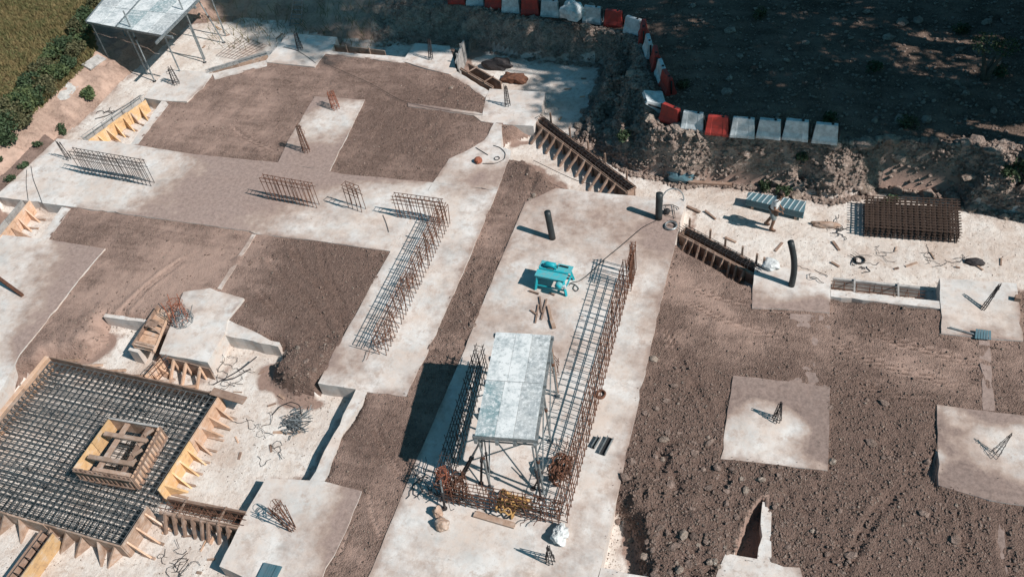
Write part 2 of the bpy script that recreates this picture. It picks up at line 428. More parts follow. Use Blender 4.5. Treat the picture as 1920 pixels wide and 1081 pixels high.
def tube_mesh(name, pts, r, mat, seg=6, closed=False):
    pts = [Vector(p) for p in pts]; n = len(pts); V = []; F = []
    u = None
    for i, p in enumerate(pts):
        t = (pts[(i + 1) % n if closed else min(i + 1, n - 1)] - pts[(i - 1) % n if closed else max(i - 1, 0)])
        if t.length < 1e-9: t = Vector((0, 0, 1))
        t.normalize()
        if u is None: u = t.orthogonal().normalized()
        u = (u - t * u.dot(t)); u = u.normalized() if u.length > 1e-6 else t.orthogonal().normalized()
        v = t.cross(u); rr = r[i] if isinstance(r, (list, tuple)) else r
        for k in range(seg):
            a = 2 * math.pi * k / seg; V.append(p + u * math.cos(a) * rr + v * math.sin(a) * rr)
    m_ = n if closed else n - 1
    for i in range(m_):
        for k in range(seg):
            k2 = (k + 1) % seg; j = (i + 1) % n
            F.append((i * seg + k, i * seg + k2, j * seg + k2, j * seg + k))
    if not closed:
        F.append(tuple(range(seg - 1, -1, -1))); F.append(tuple(range((n - 1) * seg, n * seg)))
    return mesh_np(name, V, F, M[mat] if isinstance(mat, str) else mat, smooth=True)
def join_meshes(name, meshes, mat):
    V = []; F = []; o = 0
    for me in meshes:
        for v in me.vertices: V.append(v.co.copy())
        for p in me.polygons: F.append(tuple(i + o for i in p.vertices))
        o += len(me.vertices)
        bpy.data.meshes.remove(me)
    return mesh_np(name, V, F, M[mat])

# ------------------------------------------------------------------ plan: concrete pieces (photo survey points on Z=0)
ZF = -0.6
SLABS = [
 ('pile_cap', 'pale pile cap carrying the dark cage with a wire loop, upper left', [(270,183),(310,130),(400,134),(380,165),(350,190),(300,188)]),
 ('pile_cap', 'white pile cap below the steel ladder at the top of the site', [(499,112),(540,62),(632,69),(622,95),(610,99),(590,125),(500,116)]),
 ('ground_beam', 'thin pale ground beam joining the two caps at the upper left', [(398,136),(500,111),(500,122),(402,147)]),
 ('ground_beam', 'pale ground beam along the brown board at the dark top bank', [(609,99),(622,94.5),(764,106),(757,117)]),
 ('pile_cap', 'half shaded pile cap with a dark pole at the top of the site', [(778,80),(843,85),(856,131),(842,138),(800,128),(755,114)]),
 ('ground_beam', 'narrow diagonal ground beam between the shaded cap and the bright cap', [(838,135),(856,132),(918,170),(909,181),(846,140)]),
 ('pile_cap', 'bright square pile cap at the upper end of the long braced formwork', [(911,181),(918,165),(1022,172),(1016,207),(1000,235),(941,232),(902,226)]),
 ('ground_beam', 'thin cement strip crossing the soil towards the bright cap', [(764,191),(890,208),(904,212),(902,226),(888,215),(765,198)]),
 ('foundation_slab', 'pale slab with orange prop base and looped hose', [(842,297),(887,275),(908,262),(926,230),(941,232),(940,275),(958,281),(954,297),(932,357),(812,341)]),
 ('foundation_slab', 'dusty strip with two leaning rusty cages', [(590,180),(684,186),(618,320),(521,304),(540,262)]),
 ('foundation_slab', 'wide concrete strip carrying the row of three rebar panels', [(107,259),(215,265),(370,289),(525,304),(618,320),(640,325),(812,341),(733,470),(600,451),(478,437),(467,432),(130,386),(115,384),(0,369),(-8,366)]),
 ('foundation_slab', 'concrete strip under the long rusty rebar cage', [(812,341),(932,357),(857,535),(797,670),(786,688),(762,742),(686,733),(667,728),(596,717),(624,660),(665,592),(692,540),(733,468)]),
 ('ground_beam', 'thin pale lip beam at the edge of the upper left soil bed', [(303,187),(318,190),(258,268),(244,270)]),
 ('ground_beam', 'short pale lip beam beside the orange braced form at the left', [(115,386),(131,389),(90,448),(72,446)]),
 ('foundation_slab', 'dusty foundation slab at the left edge of the site', [(-60,432),(0,439),(82,447),(197,465),(150,520),(87,602),(37,662),(8,720),(-60,820)]),
 ('ground_beam', 'slim pale beam casting a dark strip shadow beside the wire bundle', [(667,728),(688,733),(642,812),(608,900),(580,899),(626,811)]),
 ('pile_cap', 'big pile cap with a rusty bar bunch at the bottom of the picture', [(499,894),(580,899),(608,901),(678,919),(648,995),(637,1017),(590,1110),(480,1092),(411,1060),(462,957)]),
 ('foundation_slab', 'long wide slab carrying the cyan saw and the scaffold table', [(985,378),(1042,352),(1140,362),(1212,368),(1287,372),(1271,432),(1245,540),(1199,745),(1150,960),(1114,1110),(675,1112),(697,1066),(776,872),(860,680),(916,540)]),
 ('pile_cap', 'concrete cap with the bent black pipe', [(1416,499),(1470,500),(1558,515),(1556,585),(1410,576),(1411,540)]),
 ('ground_beam', 'soil covered beam below the cap with the bent black pipe', [(1482,585),(1556,586),(1557,722),(1480,715)]),
 ('foundation_slab', 'dusty square cap in the brown soil right of the long slab', [(1375,702),(1480,713),(1557,724),(1552,880),(1351,858)]),
 ('ground_beam', 'straight pale beam along the upper edge of the right soil bed', [(1558,541),(1762,563),(1763,577),(1558,554)]),
 ('pile_cap', 'bluish square cap with a leaning cage at the right edge', [(1762,520),(1906,530),(1919,638),(1860,634),(1765,624)]),
 ('ground_beam', 'dusty narrow beam running between the two right hand caps', [(1836,634),(1856,635),(1866,768),(1844,765)]),
 ('foundation_slab', 'large mottled slab at the lower right edge', [(1757,757),(1990,787),(2005,957),(1919,946),(1855,936),(1760,908)]),
 ('ground_beam', 'narrow beam running out of the bottom right corner', [(1857,938),(1881,942),(1892,1110),(1866,1110)]),
 ('ground_beam', 'small beam beside the dark triangular slot at the bottom right', [(1430,938),(1447,940),(1447,1051),(1420,1047)]),
 ('pile_cap', 'pale cap at the bottom edge below the dark slot', [(1361,1035),(1440,1049),(1500,1062),(1512,1110),(1328,1110)]),
 ('ground_beam', 'pale slab end at the bottom edge right of the long slab', [(1127,1062),(1223,1081),(1260,1110),(1112,1110)]),
 ('ground_beam', 'stub beam with a shaded face pointing left from the block with the wooden box', [(193,592),(197,586),(278,598),(270,602)]),
 ('ground_beam', 'stub beam with a shaded face right of the block with the wooden box', [(424,605),(428,598),(524,640),(521,648),(422,627)]),
 ('ground_beam', 'faint thin cement line dividing the two soil patches left of centre', [(472,437),(479,438),(414,541),(407,539)]),
 ('pile_cap', 'raised white concrete block beside the orange wooden box', [(345,548),(395,541),(458,560),(426,602),(422,627),(390,680),(300,664),(316,622)]),
]
SLAB_W = [poly(s[2]) for s in SLABS]
BURIED = [i for i, s in enumerate(SLABS) if 'soil covered beam' in s[1] or 'dusty narrow beam' in s[1] or 'bottom right corner' in s[1]]
PITS = [  # (polygon with optional z, rim softness in metres)
 ([(107,259),(60,230),(200,110),(300,20),(560,0),(640,60),(632,71),(540,63),(499,112),(400,136),(310,131),(270,184),(303,188),(303,189),(245,270),(215,265)], 0.12),
 ([(632,66),(622,90),(764,104),(778,80),(872,87),(876,60),(600,30)], 0.12),
 ([(944,252),(1000,236),(1016,207),(1022,172),(918,165),(860,131),(873,88),(905,55),(1150,80),(1200,290),(1260,300),(1450,320),(1640,320),(1950,360),(2400,400),(2400,590),(1906,530),(1762,520),(1762,563),(1558,541),(1557,516),(1416,500),(1412,522),(1340,486),(1270,440),(1287,373),(1212,368),(1140,362),(1065,350),(1035,322),(1000,296),(962,283),(944,275)], 0.45),
 ([(-10,368),(115,385),(115,386),(74,446),(-10,438)], 0.12),
 ([(193,600),(270,602),(300,664),(390,680),(422,627),(522,650),(500,672),(492,700),(540,728),(588,728),(597,717),(667,728),(580,899),(499,894),(411,1060),(470,1130),(-300,1130),(-300,800),(8,722),(30,693),(80,668),(150,655),(190,625)], 0.5),
 ([(1151,955),(1172,972),(1192,1015),(1200,1075),(1127,1062)], 0.45),
 ([(1432,935),(1425,1048),(1380,1042),(1388,1005),(1404,970),(1416,948)], 0.05),
 ([(1757,850),(1757,905),(1746,880)], 0.1),
]
PITS_W = [(poly(p), s) for p, s in PITS]
FOOT = poly([(-400,900),(-90,440),(0,362),(107,256),(140,238),(175,205),(212,165),(240,141),(268,118),(310,82),(345,52),(362,36),(395,30),(540,42),(575,62),(632,72),(720,82),(777,76),(872,84),(905,88),(970,106),(1137,122),(1125,170),(1110,210),(1085,262),(1130,288),(1190,322),(1245,332),(1275,345),(1330,340),(1440,350),(1500,362),(1560,375),(1620,362),(1650,350),(1790,363),(1810,386),(1920,405),(2100,430),(2700,480),(2700,-330),(300,-330),(-700,-330),(-900,300)], ZF)
CREST = poly([(-700,500,.3),(-200,400,.3),(-40,300,.3),(20,245,.3),(80,195,.3),(150,130,.3),(180,92,.3),(168,40,.3),(190,-14,.4),(300,-50,.6),(560,-40,.9),(700,-22,.9),(840,2,.9),(960,28,.9),(1060,46,.9),(1120,54,.9),(1172,68,.9),(1192,90,1.0),(1202,135,1.1),(1214,170,1.2),(1218,205,1.4),(1228,240,1.4),(1330,254,1.4),(1460,264,1.4),(1570,270,1.4),(1700,265,1.4),(1800,270,1.4),(1920,272,1.4),(2700,330,1.4),(2700,-320,1.4),(300,-320,1.4),(-690,-320,1),(-890,300,1)])

def blobs(lst):
    return [(*W2(x, y), r, s) for x, y, r, s in lst]
DUST = blobs([(400,335,2.2,.9),(470,380,2.2,.8),(560,320,2.0,.85),(330,400,1.6,.35),(660,330,1.2,.5),(630,410,1.0,.25),(600,190,1.0,.9),(585,290,1.5,.5),(740,330,1.2,.3),
 (880,345,1.2,.55),(905,330,.7,.5),(840,560,1.2,.15),(650,680,1.0,.5),(700,640,1.0,.2),(1040,400,1.5,.55),(1150,400,1.3,.5),(1245,425,.9,1.0),(1220,470,1.0,.5),(1130,470,1.5,.35),(1000,470,1.0,.4),(1020,580,1.0,.5),(940,600,.9,.45),(1060,650,.8,.45),
 (120,490,2.0,.6),(190,470,1.2,1.1),(140,540,1.0,.9),(50,640,.8,.8),(80,600,1.2,.5),(20,560,1.5,.15),(685,935,.8,.9),(650,990,.8,.8),(560,1000,.8,.45),(620,1060,.8,.5),(1100,900,1.2,.1),(1180,800,1.0,.2),
 (1430,572,.8,.5),(1540,585,.6,.7),(1515,600,.9,1.3),(1515,650,.9,1.5),(1515,700,.9,1.5),(1420,712,.7,1.1),(1480,735,.7,.9),(1535,750,.7,1.1),(1550,800,.5,1.0),(1545,850,.5,.8),(1400,690,.5,1.0),(1380,760,.6,.5),(1500,840,.6,.4),(1845,650,.7,1.3),(1850,690,.7,1.5),(1854,730,.7,1.5),(1857,760,.6,.9),(1780,810,.7,.7),(1800,900,.8,.7),(1900,770,.8,.4),(1868,1010,1.8,1.4),(1900,930,.8,.5),(420,570,.6,.15),(990,1050,1.5,.05),(750,1060,.9,.15),(400,1035,1,.1),(980,900,1.2,.2),(1180,640,1.2,.25),(1060,1040,1.2,.25),(840,480,1.0,.3),(800,1040,.9,.25),(220,330,.8,.25),(60,340,.7,.2),(350,590,.6,.3),(900,290,.4,.2),(790,197,1.5,1.2),(1100,1000,1.0,.2),(1010,700,1.2,.3),(1230,560,.7,.5),(1210,700,.6,.3),(280,380,1.2,.3),(230,300,1,.1),(720,420,.9,.3),(560,70,.6,.1),(930,210,.5,.1)])
def dustf(X, Y):
    r = np.zeros(X.shape)
    for x, y, rad, s in DUST: r += s * np.exp(-((X - x) ** 2 + (Y - y) ** 2) / (rad * rad))
    return r
# soil tone: 0 pale trodden dust .. 1 dark fresh soil
TONE = blobs([(1480,860,3,.35),(1260,760,2,.4),(1700,980,4,.6),(1350,970,2.6,.5),(1650,600,1.2,.4),(1700,800,2,.3),(1250,900,1.5,.4),(570,540,1.6,.35),(640,500,1.6,.35),(600,590,1.4,.35),(690,490,1.2,.3),(1620,655,.8,-.2),(1700,685,.8,-.22),(1780,715,.8,-.2),(1400,620,.9,-.2),(1340,580,.8,-.2),(1640,740,.8,-.15),(650,580,1.5,.35),(580,690,1.4,.4),(730,210,2,.3),(760,270,1.8,.35),(850,180,1.5,.35),(880,560,1.5,.35),(700,830,1.5,.25),(190,650,1,.2),(1230,600,1,.3),(560,470,1.5,.25),(990,330,1,.3),
 (330,240,2,-.2),(450,200,2,-.15),(420,480,2,-.3),(300,520,2,-.3),(200,580,2,-.3),(1300,560,1.0,-.15),(1650,640,1.0,-.12),(1560,640,1.0,-.1),(1250,530,1,-.2),(1800,690,1,-.2)])
ROUGH = blobs([(1350,960,2.6,.8),(1230,900,1.6,.7),(1600,930,2,.35),(1800,1000,2,.3),(580,690,1.3,.9),(1000,320,1.0,.7),(180,640,1.4,.6),(1300,1050,2,.8),(1250,760,1.6,.4),(860,170,1.3,.5),(780,260,1.5,.35),(900,520,2.0,.45),(850,640,1.2,.5),(1650,780,1.5,.4),(1700,560,1.5,.3),(700,480,1.2,.3),(720,560,.8,.3)])
TRACKS = []   # wheel and caterpillar ruts: (x0,y0,x1,y1,width)
for a, b_, wd in (((500,470),(640,650),.34),((545,450),(660,640),.34),((600,450),(655,650),.30),((480,540),(640,665),.30),((1250,600),(1330,800),.35),((1290,560),(1470,640),.32),((1290,530),(1500,600),.3),((1600,600),(1860,700),.4),((1560,640),(1830,740),.4),((1580,700),(1760,760),.35),
                  ((1500,980),(1620,1090),.45),((1700,900),(1560,1080),.45),((1880,960),(1910,1090),.4),((1800,930),(1840,1080),.4),((690,900),(720,1010),.16),((660,980),(640,1060),.16),((700,780),(760,900),.3),((350,480),(150,640),.4),((430,230),(520,290),.3),((700,200),(560,290),.25)):
    TRACKS.append((*W2(*a), *W2(*b_), wd))

def region_fields(X, Y):
    dF = sdist(FOOT, X, Y); dC = sdist(CREST, X, Y)
    return dF, dC
def height(X, Y, full=False):
    X = np.asarray(X, float); Y = np.asarray(Y, float)
    rough = np.zeros(X.shape)
    for x, y, r, s in ROUGH: rough += s * np.exp(-((X - x) ** 2 + (Y - y) ** 2) / (r * r))
    rough = np.clip(rough, 0, 1.0) * (.35 + .9 * sstep(.38, .6, fbm(X, Y, 1.7, 2, 141)))
    n_l = fbm(X, Y, 2.6, 3, 1) - .5
    n_m = fbm(X, Y, 0.55, 4, 5) - .5
    n_r = 1 - np.abs(fbm(X, Y, 0.42, 4, 11) * 2 - 1)
    n_f = vnoise(X, Y, 0.12, 31) - .5
    h = -0.055 + 0.05 * n_l + n_m * (0.05 + 0.27 * rough) + (n_r - .75) * (0.03 + 0.18 * rough) + n_f * (0.015 + 0.05 * rough)
    for x0, y0, x1, y1, wd in TRACKS:
        ex, ey = x1 - x0, y1 - y0; L = math.hypot(ex, ey); ex /= L; ey /= L
        u = (X - x0) * ex + (Y - y0) * ey; v = (X - x0) * -ey + (Y - y0) * ex + 0.12 * np.sin(u * 1.3)
        on = sstep(0, .5, u) * sstep(0, .5, L - u) * sstep(wd * .5, wd * .38, np.abs(v))
        h += on * (-0.02 + (0.024 * np.cos(v * 2 * math.pi / 0.17) + 0.008 * np.sin((u + np.abs(v) * .9) * 2 * math.pi / 0.34)) * (.4 + 1.1 * vnoise(X, Y, .7, 133)))
        h += 0.03 * sstep(.12, 0, np.abs(np.abs(v) - wd * .55)) * sstep(0, .5, u) * sstep(0, .5, L - u)
    # spoil heaps
    for px, py, r, a in ((575,690,.9,.16),(1000,318,.8,.20),(1180,985,.5,.18),(1330,960,1.4,.10),(1210,930,.8,.10),(1440,900,.5,.06)):
        x, y = W2(px, py); h += a * np.exp(-((X - x) ** 2 + (Y - y) ** 2) / (r * r)) * (0.7 + n_r * .5)
    ins = np.full(X.shape, 1e9)
    for i_, p in enumerate(SLAB_W):
        if i_ not in BURIED: ins = np.minimum(ins, sdist(p, X, Y))
    sp_ = fbm(X, Y, .5, 3, 55) - .5
    cap = -0.015 + .13 * sp_ + np.clip(ins, -1, .25) * .25
    h = np.where(ins < 0.25, np.minimum(np.maximum(h, -.05 + .13 * sp_ - np.clip(ins, 0, 1) * .5), cap), h)
    h = np.where(ins < -0.10, np.minimum(h, -0.10 - np.clip(-ins - .1, 0, 1)), h)
    pit = np.full(X.shape, 1e9)
    fl = ZF + (fbm(X, Y, .9, 3, 41) - .5) * .05 + (vnoise(X, Y, .25, 47) - .5) * .012
    for p, s in PITS_W:
        d = sdist(p, X, Y)
        s_ = s * (0.5 + 1.0 * fbm(X, Y, .5, 2, 51))
        t = sstep(0, 1, np.clip(d / s_, 0, 1))
        h = np.minimum(h, fl + (h - fl) * t)
        pit = np.minimum(pit, d)
    dF, dC = region_fields(X, Y)
    left = sstep(-17, -22, X)
    zc = .9 + .5 * sstep(-8.5, -4.5, X) - .6 * left
    dF = dF + np.where(dF < 0, (fbm(X, Y, .8, 3, 63) - .5) * .8 * sstep(0, -.3, dF), 0)
    dF = np.minimum(dF, np.where(dC < 0, -.01, 99))
    t = np.clip(-dF / (-dF + np.maximum(dC, 0) + 1e-6), 0, 1)
    prof = t ** (0.75)
    bump = np.sin(np.clip(t, 0, 1) * math.pi)
    rk = (1 - left * .75)
    rocky = ((1 - np.abs(fbm(X, Y, 1.1, 5, 61) * 2 - 1)) - .72) * 1.5 + (fbm(X, Y, .3, 3, 71) - .5) * .55
    hb = ZF + (zc - ZF) * prof + bump * (rocky * rk + (fbm(X, Y, 1.5, 3, 77) - .5) * .3)
    yard = zc + (fbm(X, Y, 3, 3, 81) - .5) * .45 + (fbm(X, Y, .5, 3, 85) - .5) * .16 + left * np.clip(-dC, 0, 12) * .12
    hb = np.where(dC < 0, yard + (hb - yard) * sstep(-.35, 0, dC) * 0.0, hb)
    h = np.where(dF < 0, np.maximum(hb, ZF - .02), h)
    if full: return h, ins, pit, dF, dC, rough, left
    return h

def tonef(X, Y):
    r = np.full(X.shape, .48)
    for x, y, rad, s in TONE: r += s * np.exp(-((X - x) ** 2 + (Y - y) ** 2) / (rad * rad))
    for x0, y0, x1, y1, wd in TRACKS:
        ex, ey = x1 - x0, y1 - y0; L = math.hypot(ex, ey); ex /= L; ey /= L
        u = (X - x0) * ex + (Y - y0) * ey; v = (X - x0) * -ey + (Y - y0) * ex + 0.12 * np.sin(u * 1.3)
        on = sstep(-.2, .5, u) * sstep(-.2, .5, L - u) * sstep(wd * .6, wd * .4, np.abs(v))
        r += on * (-.08 - (.34 * np.cos(v * 2 * math.pi / 0.17) + .08 * np.sin((u + np.abs(v) * .9) * 2 * math.pi / 0.34)) * (.3 + 1.2 * vnoise(X, Y, .7, 133)))
    return r

# ------------------------------------------------------------------ terrain
def build_terrain():
    st = 0.08
    xs = np.arange(-46, 17, st); ys = np.arange(4.5, 46, st)
    X, Y = np.meshgrid(xs, ys)
    px, py = project(X, Y, np.zeros_like(X))
    vis = (px > -160) & (px < 2080) & (py > -170) & (py < 1200)
    X_, Y_ = X[vis], Y[vis]
    h, ins, pit, dF, dC, rough, left = height(X_, Y_, True)
    H = np.zeros_like(X); H[vis] = h
    idx = np.arange(X.size).reshape(X.shape)
    a = idx[:-1, :-1]; b = idx[:-1, 1:]; c = idx[1:, 1:]; d = idx[1:, :-1]
    ok = vis[:-1, :-1] & vis[:-1, 1:] & vis[1:, 1:] & vis[1:, :-1]
    Q = np.stack([a[ok], b[ok], c[ok], d[ok]], 1)
    full = lambda v: (lambda g: (g.__setitem__(vis, v), g)[1])(np.zeros(X.shape))
    gi = full(ins).ravel(); gp, gF, gC, gl = full(pit).ravel(), full(dF).ravel(), full(dC).ravel(), full(left).ravel()
    q0 = Q[:, 0]
    cls = np.zeros(len(Q), int)                       # 0 soil
    cls[gp[q0] < 0.10] = 1                            # pit floor
    f = gF[q0] < 0; cls[f] = 2                        # bank
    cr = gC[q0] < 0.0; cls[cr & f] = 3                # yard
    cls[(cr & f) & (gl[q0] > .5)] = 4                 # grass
    cls[(f & ~cr) & (gl[q0] > .5)] = 5                # left earth bank
    xy = np.stack([X.ravel(), Y.ravel(), H.ravel()], 1)
    tone = tonef(X.ravel(), Y.ravel())
    info = {0: ('earth_fill', 'soil'), 1: ('excavation_floor', 'floor'), 2: ('rocky_bank', 'rock'), 3: ('shaded_yard', 'yard'), 4: ('grass_slope', 'grass'), 5: ('earth_bank', 'bankearth')}
    labs = {0: 'brown soil filled in between the concrete strips', 1: 'pale blinded floor of the excavation', 2: 'rough rocky bank below the line of barriers', 3: 'dappled dirt ground under the trees behind the barriers', 4: 'dry grassy slope at the top left corner', 5: 'bare earth bank between the grass and the pit'}
    res = {}
    for k, (nm, mt) in info.items():
        q = Q[cls == k]
        if not len(q): continue
        u, inv = np.unique(q, return_inverse=True)
        tn = tone[u]
        if k == 1:
            tn = np.clip(0.1 + 1.1 * sstep(-.55, 0.0, gp[u] + (fbm(xy[u, 0], xy[u, 1], .7, 3, 91) - .5) * .6) * sstep(.1, .45, gi[u]), 0, 1.2) + 0.45 * sstep(1.2, 0.0, gF[u])
        if k == 1:
            for bx_, by_ in ((1402, 1012), (1410, 975)):  # slot floor coloured darker here, standing in for the shadow inside it
                cx, cy = W2(bx_, by_, ZF); tn = tn + 1.4 * np.exp(-((xy[u, 0] - cx) ** 2 + (xy[u, 1] - cy) ** 2) / .45)
        if k in (3, 5): tn = np.full(len(u), .45)
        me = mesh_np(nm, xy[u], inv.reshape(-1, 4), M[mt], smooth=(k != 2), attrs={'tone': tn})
        o = put(nm, me); o['kind'] = 'structure'; o['label'] = labs[k]
        res[k] = o
    # coarse land beyond the picture, reaching far away
    xs = np.concatenate([np.linspace(-600, -50, 12), np.arange(-48, 22, 2.0), np.linspace(25, 600, 12)])
    ys = np.concatenate([np.linspace(-600, -5, 12), np.arange(-2, 50, 2.0), np.linspace(55, 600, 12)])
    X, Y = np.meshgrid(xs, ys)
    Hc = np.where(sdist(CREST, X, Y) < -9, .3, -1.5)
    idx = np.arange(X.size).reshape(X.shape)
    Q = np.stack([idx[:-1, :-1].ravel(), idx[:-1, 1:].ravel(), idx[1:, 1:].ravel(), idx[1:, :-1].ravel()], 1)
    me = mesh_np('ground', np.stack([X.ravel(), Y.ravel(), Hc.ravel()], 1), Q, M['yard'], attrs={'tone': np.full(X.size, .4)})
    o = put('ground', me); o['kind'] = 'structure'; o['label'] = 'dirt ground running on beyond the site'
    return res
LAND = build_terrain()

# ------------------------------------------------------------------ concrete
def jitter_poly(pl, amp=0.012, step=0.3, seed=0):
    out = []
    n = len(pl)
    for i in range(n):
        a = Vector((*pl[i], 0)); b = Vector((*pl[(i + 1) % n], 0)); L = (b - a).length
        k = max(1, int(L / step)); nr = (b - a).normalized().orthogonal() if L > 0 else Vector((1, 0, 0))
        nr = Vector((-(b - a).y, (b - a).x, 0)).normalized() if L > 0 else nr
        for j in range(k):
            p = a.lerp(b, j / k)
            if 0 < j: p = p + nr * (random.uniform(-amp, amp) - (random.uniform(.02, .06) if random.random() < .06 and amp > .01 else 0))
            out.append((p.x, p.y))
    return out
def slab_mesh(pl, z0, z1, amp=0.018, cell=0.22, mtop='conc', mside='conc_side'):
    pj = jitter_poly(pl, amp)
    bm = bmesh.new()
    area = sum(pj[i][0] * pj[(i + 1) % len(pj)][1] - pj[(i + 1) % len(pj)][0] * pj[i][1] for i in range(len(pj)))
    if area < 0: pj = pj[::-1]
    vs = [bm.verts.new((x, y, z1)) for x, y in pj]
    f = bm.faces.new(vs)
    bmesh.ops.triangulate(bm, faces=[f])
    xs = [p[0] for p in pj]; ys = [p[1] for p in pj]
    for ax, lo, hi in ((0, min(xs), max(xs)), (1, min(ys), max(ys))):
        k = math.ceil(lo / cell) * cell
        while k < hi:
            co = (k, 0, 0) if ax == 0 else (0, k, 0); no = (1, 0, 0) if ax == 0 else (0, 1, 0)
            bmesh.ops.bisect_plane(bm, geom=bm.verts[:] + bm.edges[:] + bm.faces[:], plane_co=co, plane_no=no)
            k += cell
    bmesh.ops.dissolve_limit(bm, angle_limit=0.0, verts=[], edges=[])
    be = [e for e in bm.edges if e.is_boundary]
    # gentle chamfer then sides
    top = {v for e in be for v in e.verts}
    r = bmesh.ops.extrude_edge_only(bm, edges=be)
    low = [g for g in r['geom'] if isinstance(g, bmesh.types.BMVert)]
    for v in low: v.co.z = z0
    bmesh.ops.recalc_face_normals(bm, faces=bm.faces[:])
    me = bpy.data.meshes.new('slab')
    me.materials.append(M[mtop]); me.materials.append(M[mside])
    for fc in bm.faces:
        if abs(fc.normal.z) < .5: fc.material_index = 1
        elif fc.normal.z < 0: fc.normal_flip()
    bm.to_mesh(me); bm.free()
    co = np.zeros(len(me.vertices) * 3, dtype=np.float32); me.vertices.foreach_get('co', co); co = co.reshape(-1, 3)
    X, Y = co[:, 0].astype(float), co[:, 1].astype(float); pit = np.full(X.shape, 1e9)
    for p_, s_ in PITS_W: pit = np.minimum(pit, sdist(p_, X, Y))
    oth = np.full(X.shape, 1e9)
    for p_ in SLAB_W:
        if p_ is not pl: oth = np.minimum(oth, sdist(p_, X, Y))
    edge = -sdist(pl, X, Y)
    smear = .55 * np.exp(-np.clip(edge, 0, 9) / .28) * (.35 + 1.3 * fbm(X, Y, 1.1, 3, 123)) * sstep(.1, .5, pit) * sstep(.05, .4, oth)
    at = me.attributes.new('dust', 'FLOAT', 'POINT'); at.data.foreach_set('value', (dustf(X, Y) + smear).astype(np.float32))
    at = me.attributes.new('tone', 'FLOAT', 'POINT'); at.data.foreach_set('value', np.clip(tonef(X, Y), 0, 1).astype(np.float32))
    return me
for i, (nm, lab, pts) in enumerate(SLABS):
    z1 = -0.003 * (i % 7)
    if nm == 'ground_beam': z1 -= 0.02
    if 'raised white' in lab: z1 = 0.05
    if i in BURIED: z1 = -.05
    o = put(nm, slab_mesh(SLAB_W[i], ZF - .2, z1, 0.02 if nm == 'ground_beam' else 0.012))
    tag(o, lab, {'pile_cap': 'pile cap', 'ground_beam': 'ground beam', 'foundation_slab': 'concrete slab'}[nm])

# ------------------------------------------------------------------ stones and clods
def rock_mesh(mat, seed, sub=1, flat=.65):
    bm = bmesh.new(); bmesh.ops.create_icosphere(bm, subdivisions=sub, radius=1.0)
    r = random.Random(seed)
    for v in bm.verts: v.co *= r.uniform(.68, 1.15)
    for v in bm.verts: v.co.z *= flat; v.co.x *= r.uniform(.97, 1.03)
    me = bpy.data.meshes.new('stone'); bm.to_mesh(me); bm.free(); me.materials.append(M[mat]); return me
CLODS = [rock_mesh('clod', s) for s in range(5)] ; STONES = [rock_mesh('stone', 20 + s) for s in range(5)]
ROCKS = [rock_mesh('rock', 40 + s) for s in range(5)]
def scatter_pts(n, accept):
    out = []
    while sum(len(o) for o in out) < n:
        px = rng.uniform(-30, 1950, 4 * n); py = rng.uniform(-20, 1110, 4 * n)
        d = np.stack([(px - 960) / FOC, (py - 540) / FOC, np.ones_like(px)], 1) @ AX
        t = -CAM_H / d[:, 2]; X = d[:, 0] * t; Y = d[:, 1] * t
        keep = accept(X, Y); out.append(np.stack([X[keep], Y[keep]], 1))
        if len(out) > 40: break
    return np.concatenate(out)[:n]
def place_rocks(parent, P, sizes, meshes, name='stone'):
    z = height(P[:, 0], P[:, 1])
    for (x, y), s, zz in zip(P, sizes, z):
        mw = Matrix.Translation((x, y, zz + s * .15)) @ Matrix.Rotation(random.uniform(0, 6.3), 4, 'Z') @ Matrix.Rotation(random.uniform(-.5, .5), 4, 'X') @ Matrix.Diagonal((s * random.uniform(.8, 1.4), s, s * random.uniform(.7, 1.1), 1))
        put(name, random.choice(meshes), parent, mw)
ICO = None
def gravel(name, P, smin, smax, mat, parent, powr=3.0):
    """one joined sheet of loose lumps, each a small deformed solid"""
    global ICO
    if ICO is None:
        V = np.array([(1,0,0),(-1,0,0),(0,1,0),(0,-1,0),(0,0,1),(0,0,-1)], float)
        F = np.array([(0,2,4),(2,1,4),(1,3,4),(3,0,4),(2,0,5),(1,2,5),(3,1,5),(0,3,5)])
        ICO = (V, F)
    V0, F0 = ICO; n = len(P)
    z = height(P[:, 0], P[:, 1])
    s = smin + (smax - smin) * rng.random(n) ** powr
    V = V0[None] * (0.65 + .7 * rng.random((n, 6, 1)))
    a = rng.random(n) * 6.28; ca, sa = np.cos(a), np.sin(a)
    V = V * np.stack([s * (.8 + .6 * rng.random(n)), s, s * .7], 1)[:, None]
    x = V[..., 0] * ca[:, None] - V[..., 1] * sa[:, None]; y = V[..., 0] * sa[:, None] + V[..., 1] * ca[:, None]
    V = np.stack([x + P[:, 0:1], y + P[:, 1:2], V[..., 2] + (z + s * .2)[:, None]], -1).reshape(-1, 3)
    F = (F0[None] + (np.arange(n) * 6)[:, None, None]).reshape(-1, 3)
    o = put(name, mesh_np(name, V, F, M[mat]), parent); o['kind'] = 'stuff'
    return o
def roughf(X, Y):
    r = np.zeros(X.shape)
    for x, y, rad, s in ROUGH: r += s * np.exp(-((X - x) ** 2 + (Y - y) ** 2) / (rad * rad))
    return r
def fields(X, Y):
    ins = np.full(X.shape, 1e9)
    for p in SLAB_W: ins = np.minimum(ins, sdist(p, X, Y))
    pit = np.full(X.shape, 1e9)
    for p, s in PITS_W: pit = np.minimum(pit, sdist(p, X, Y))
    return ins, pit, sdist(FOOT, X, Y), sdist(CREST, X, Y)
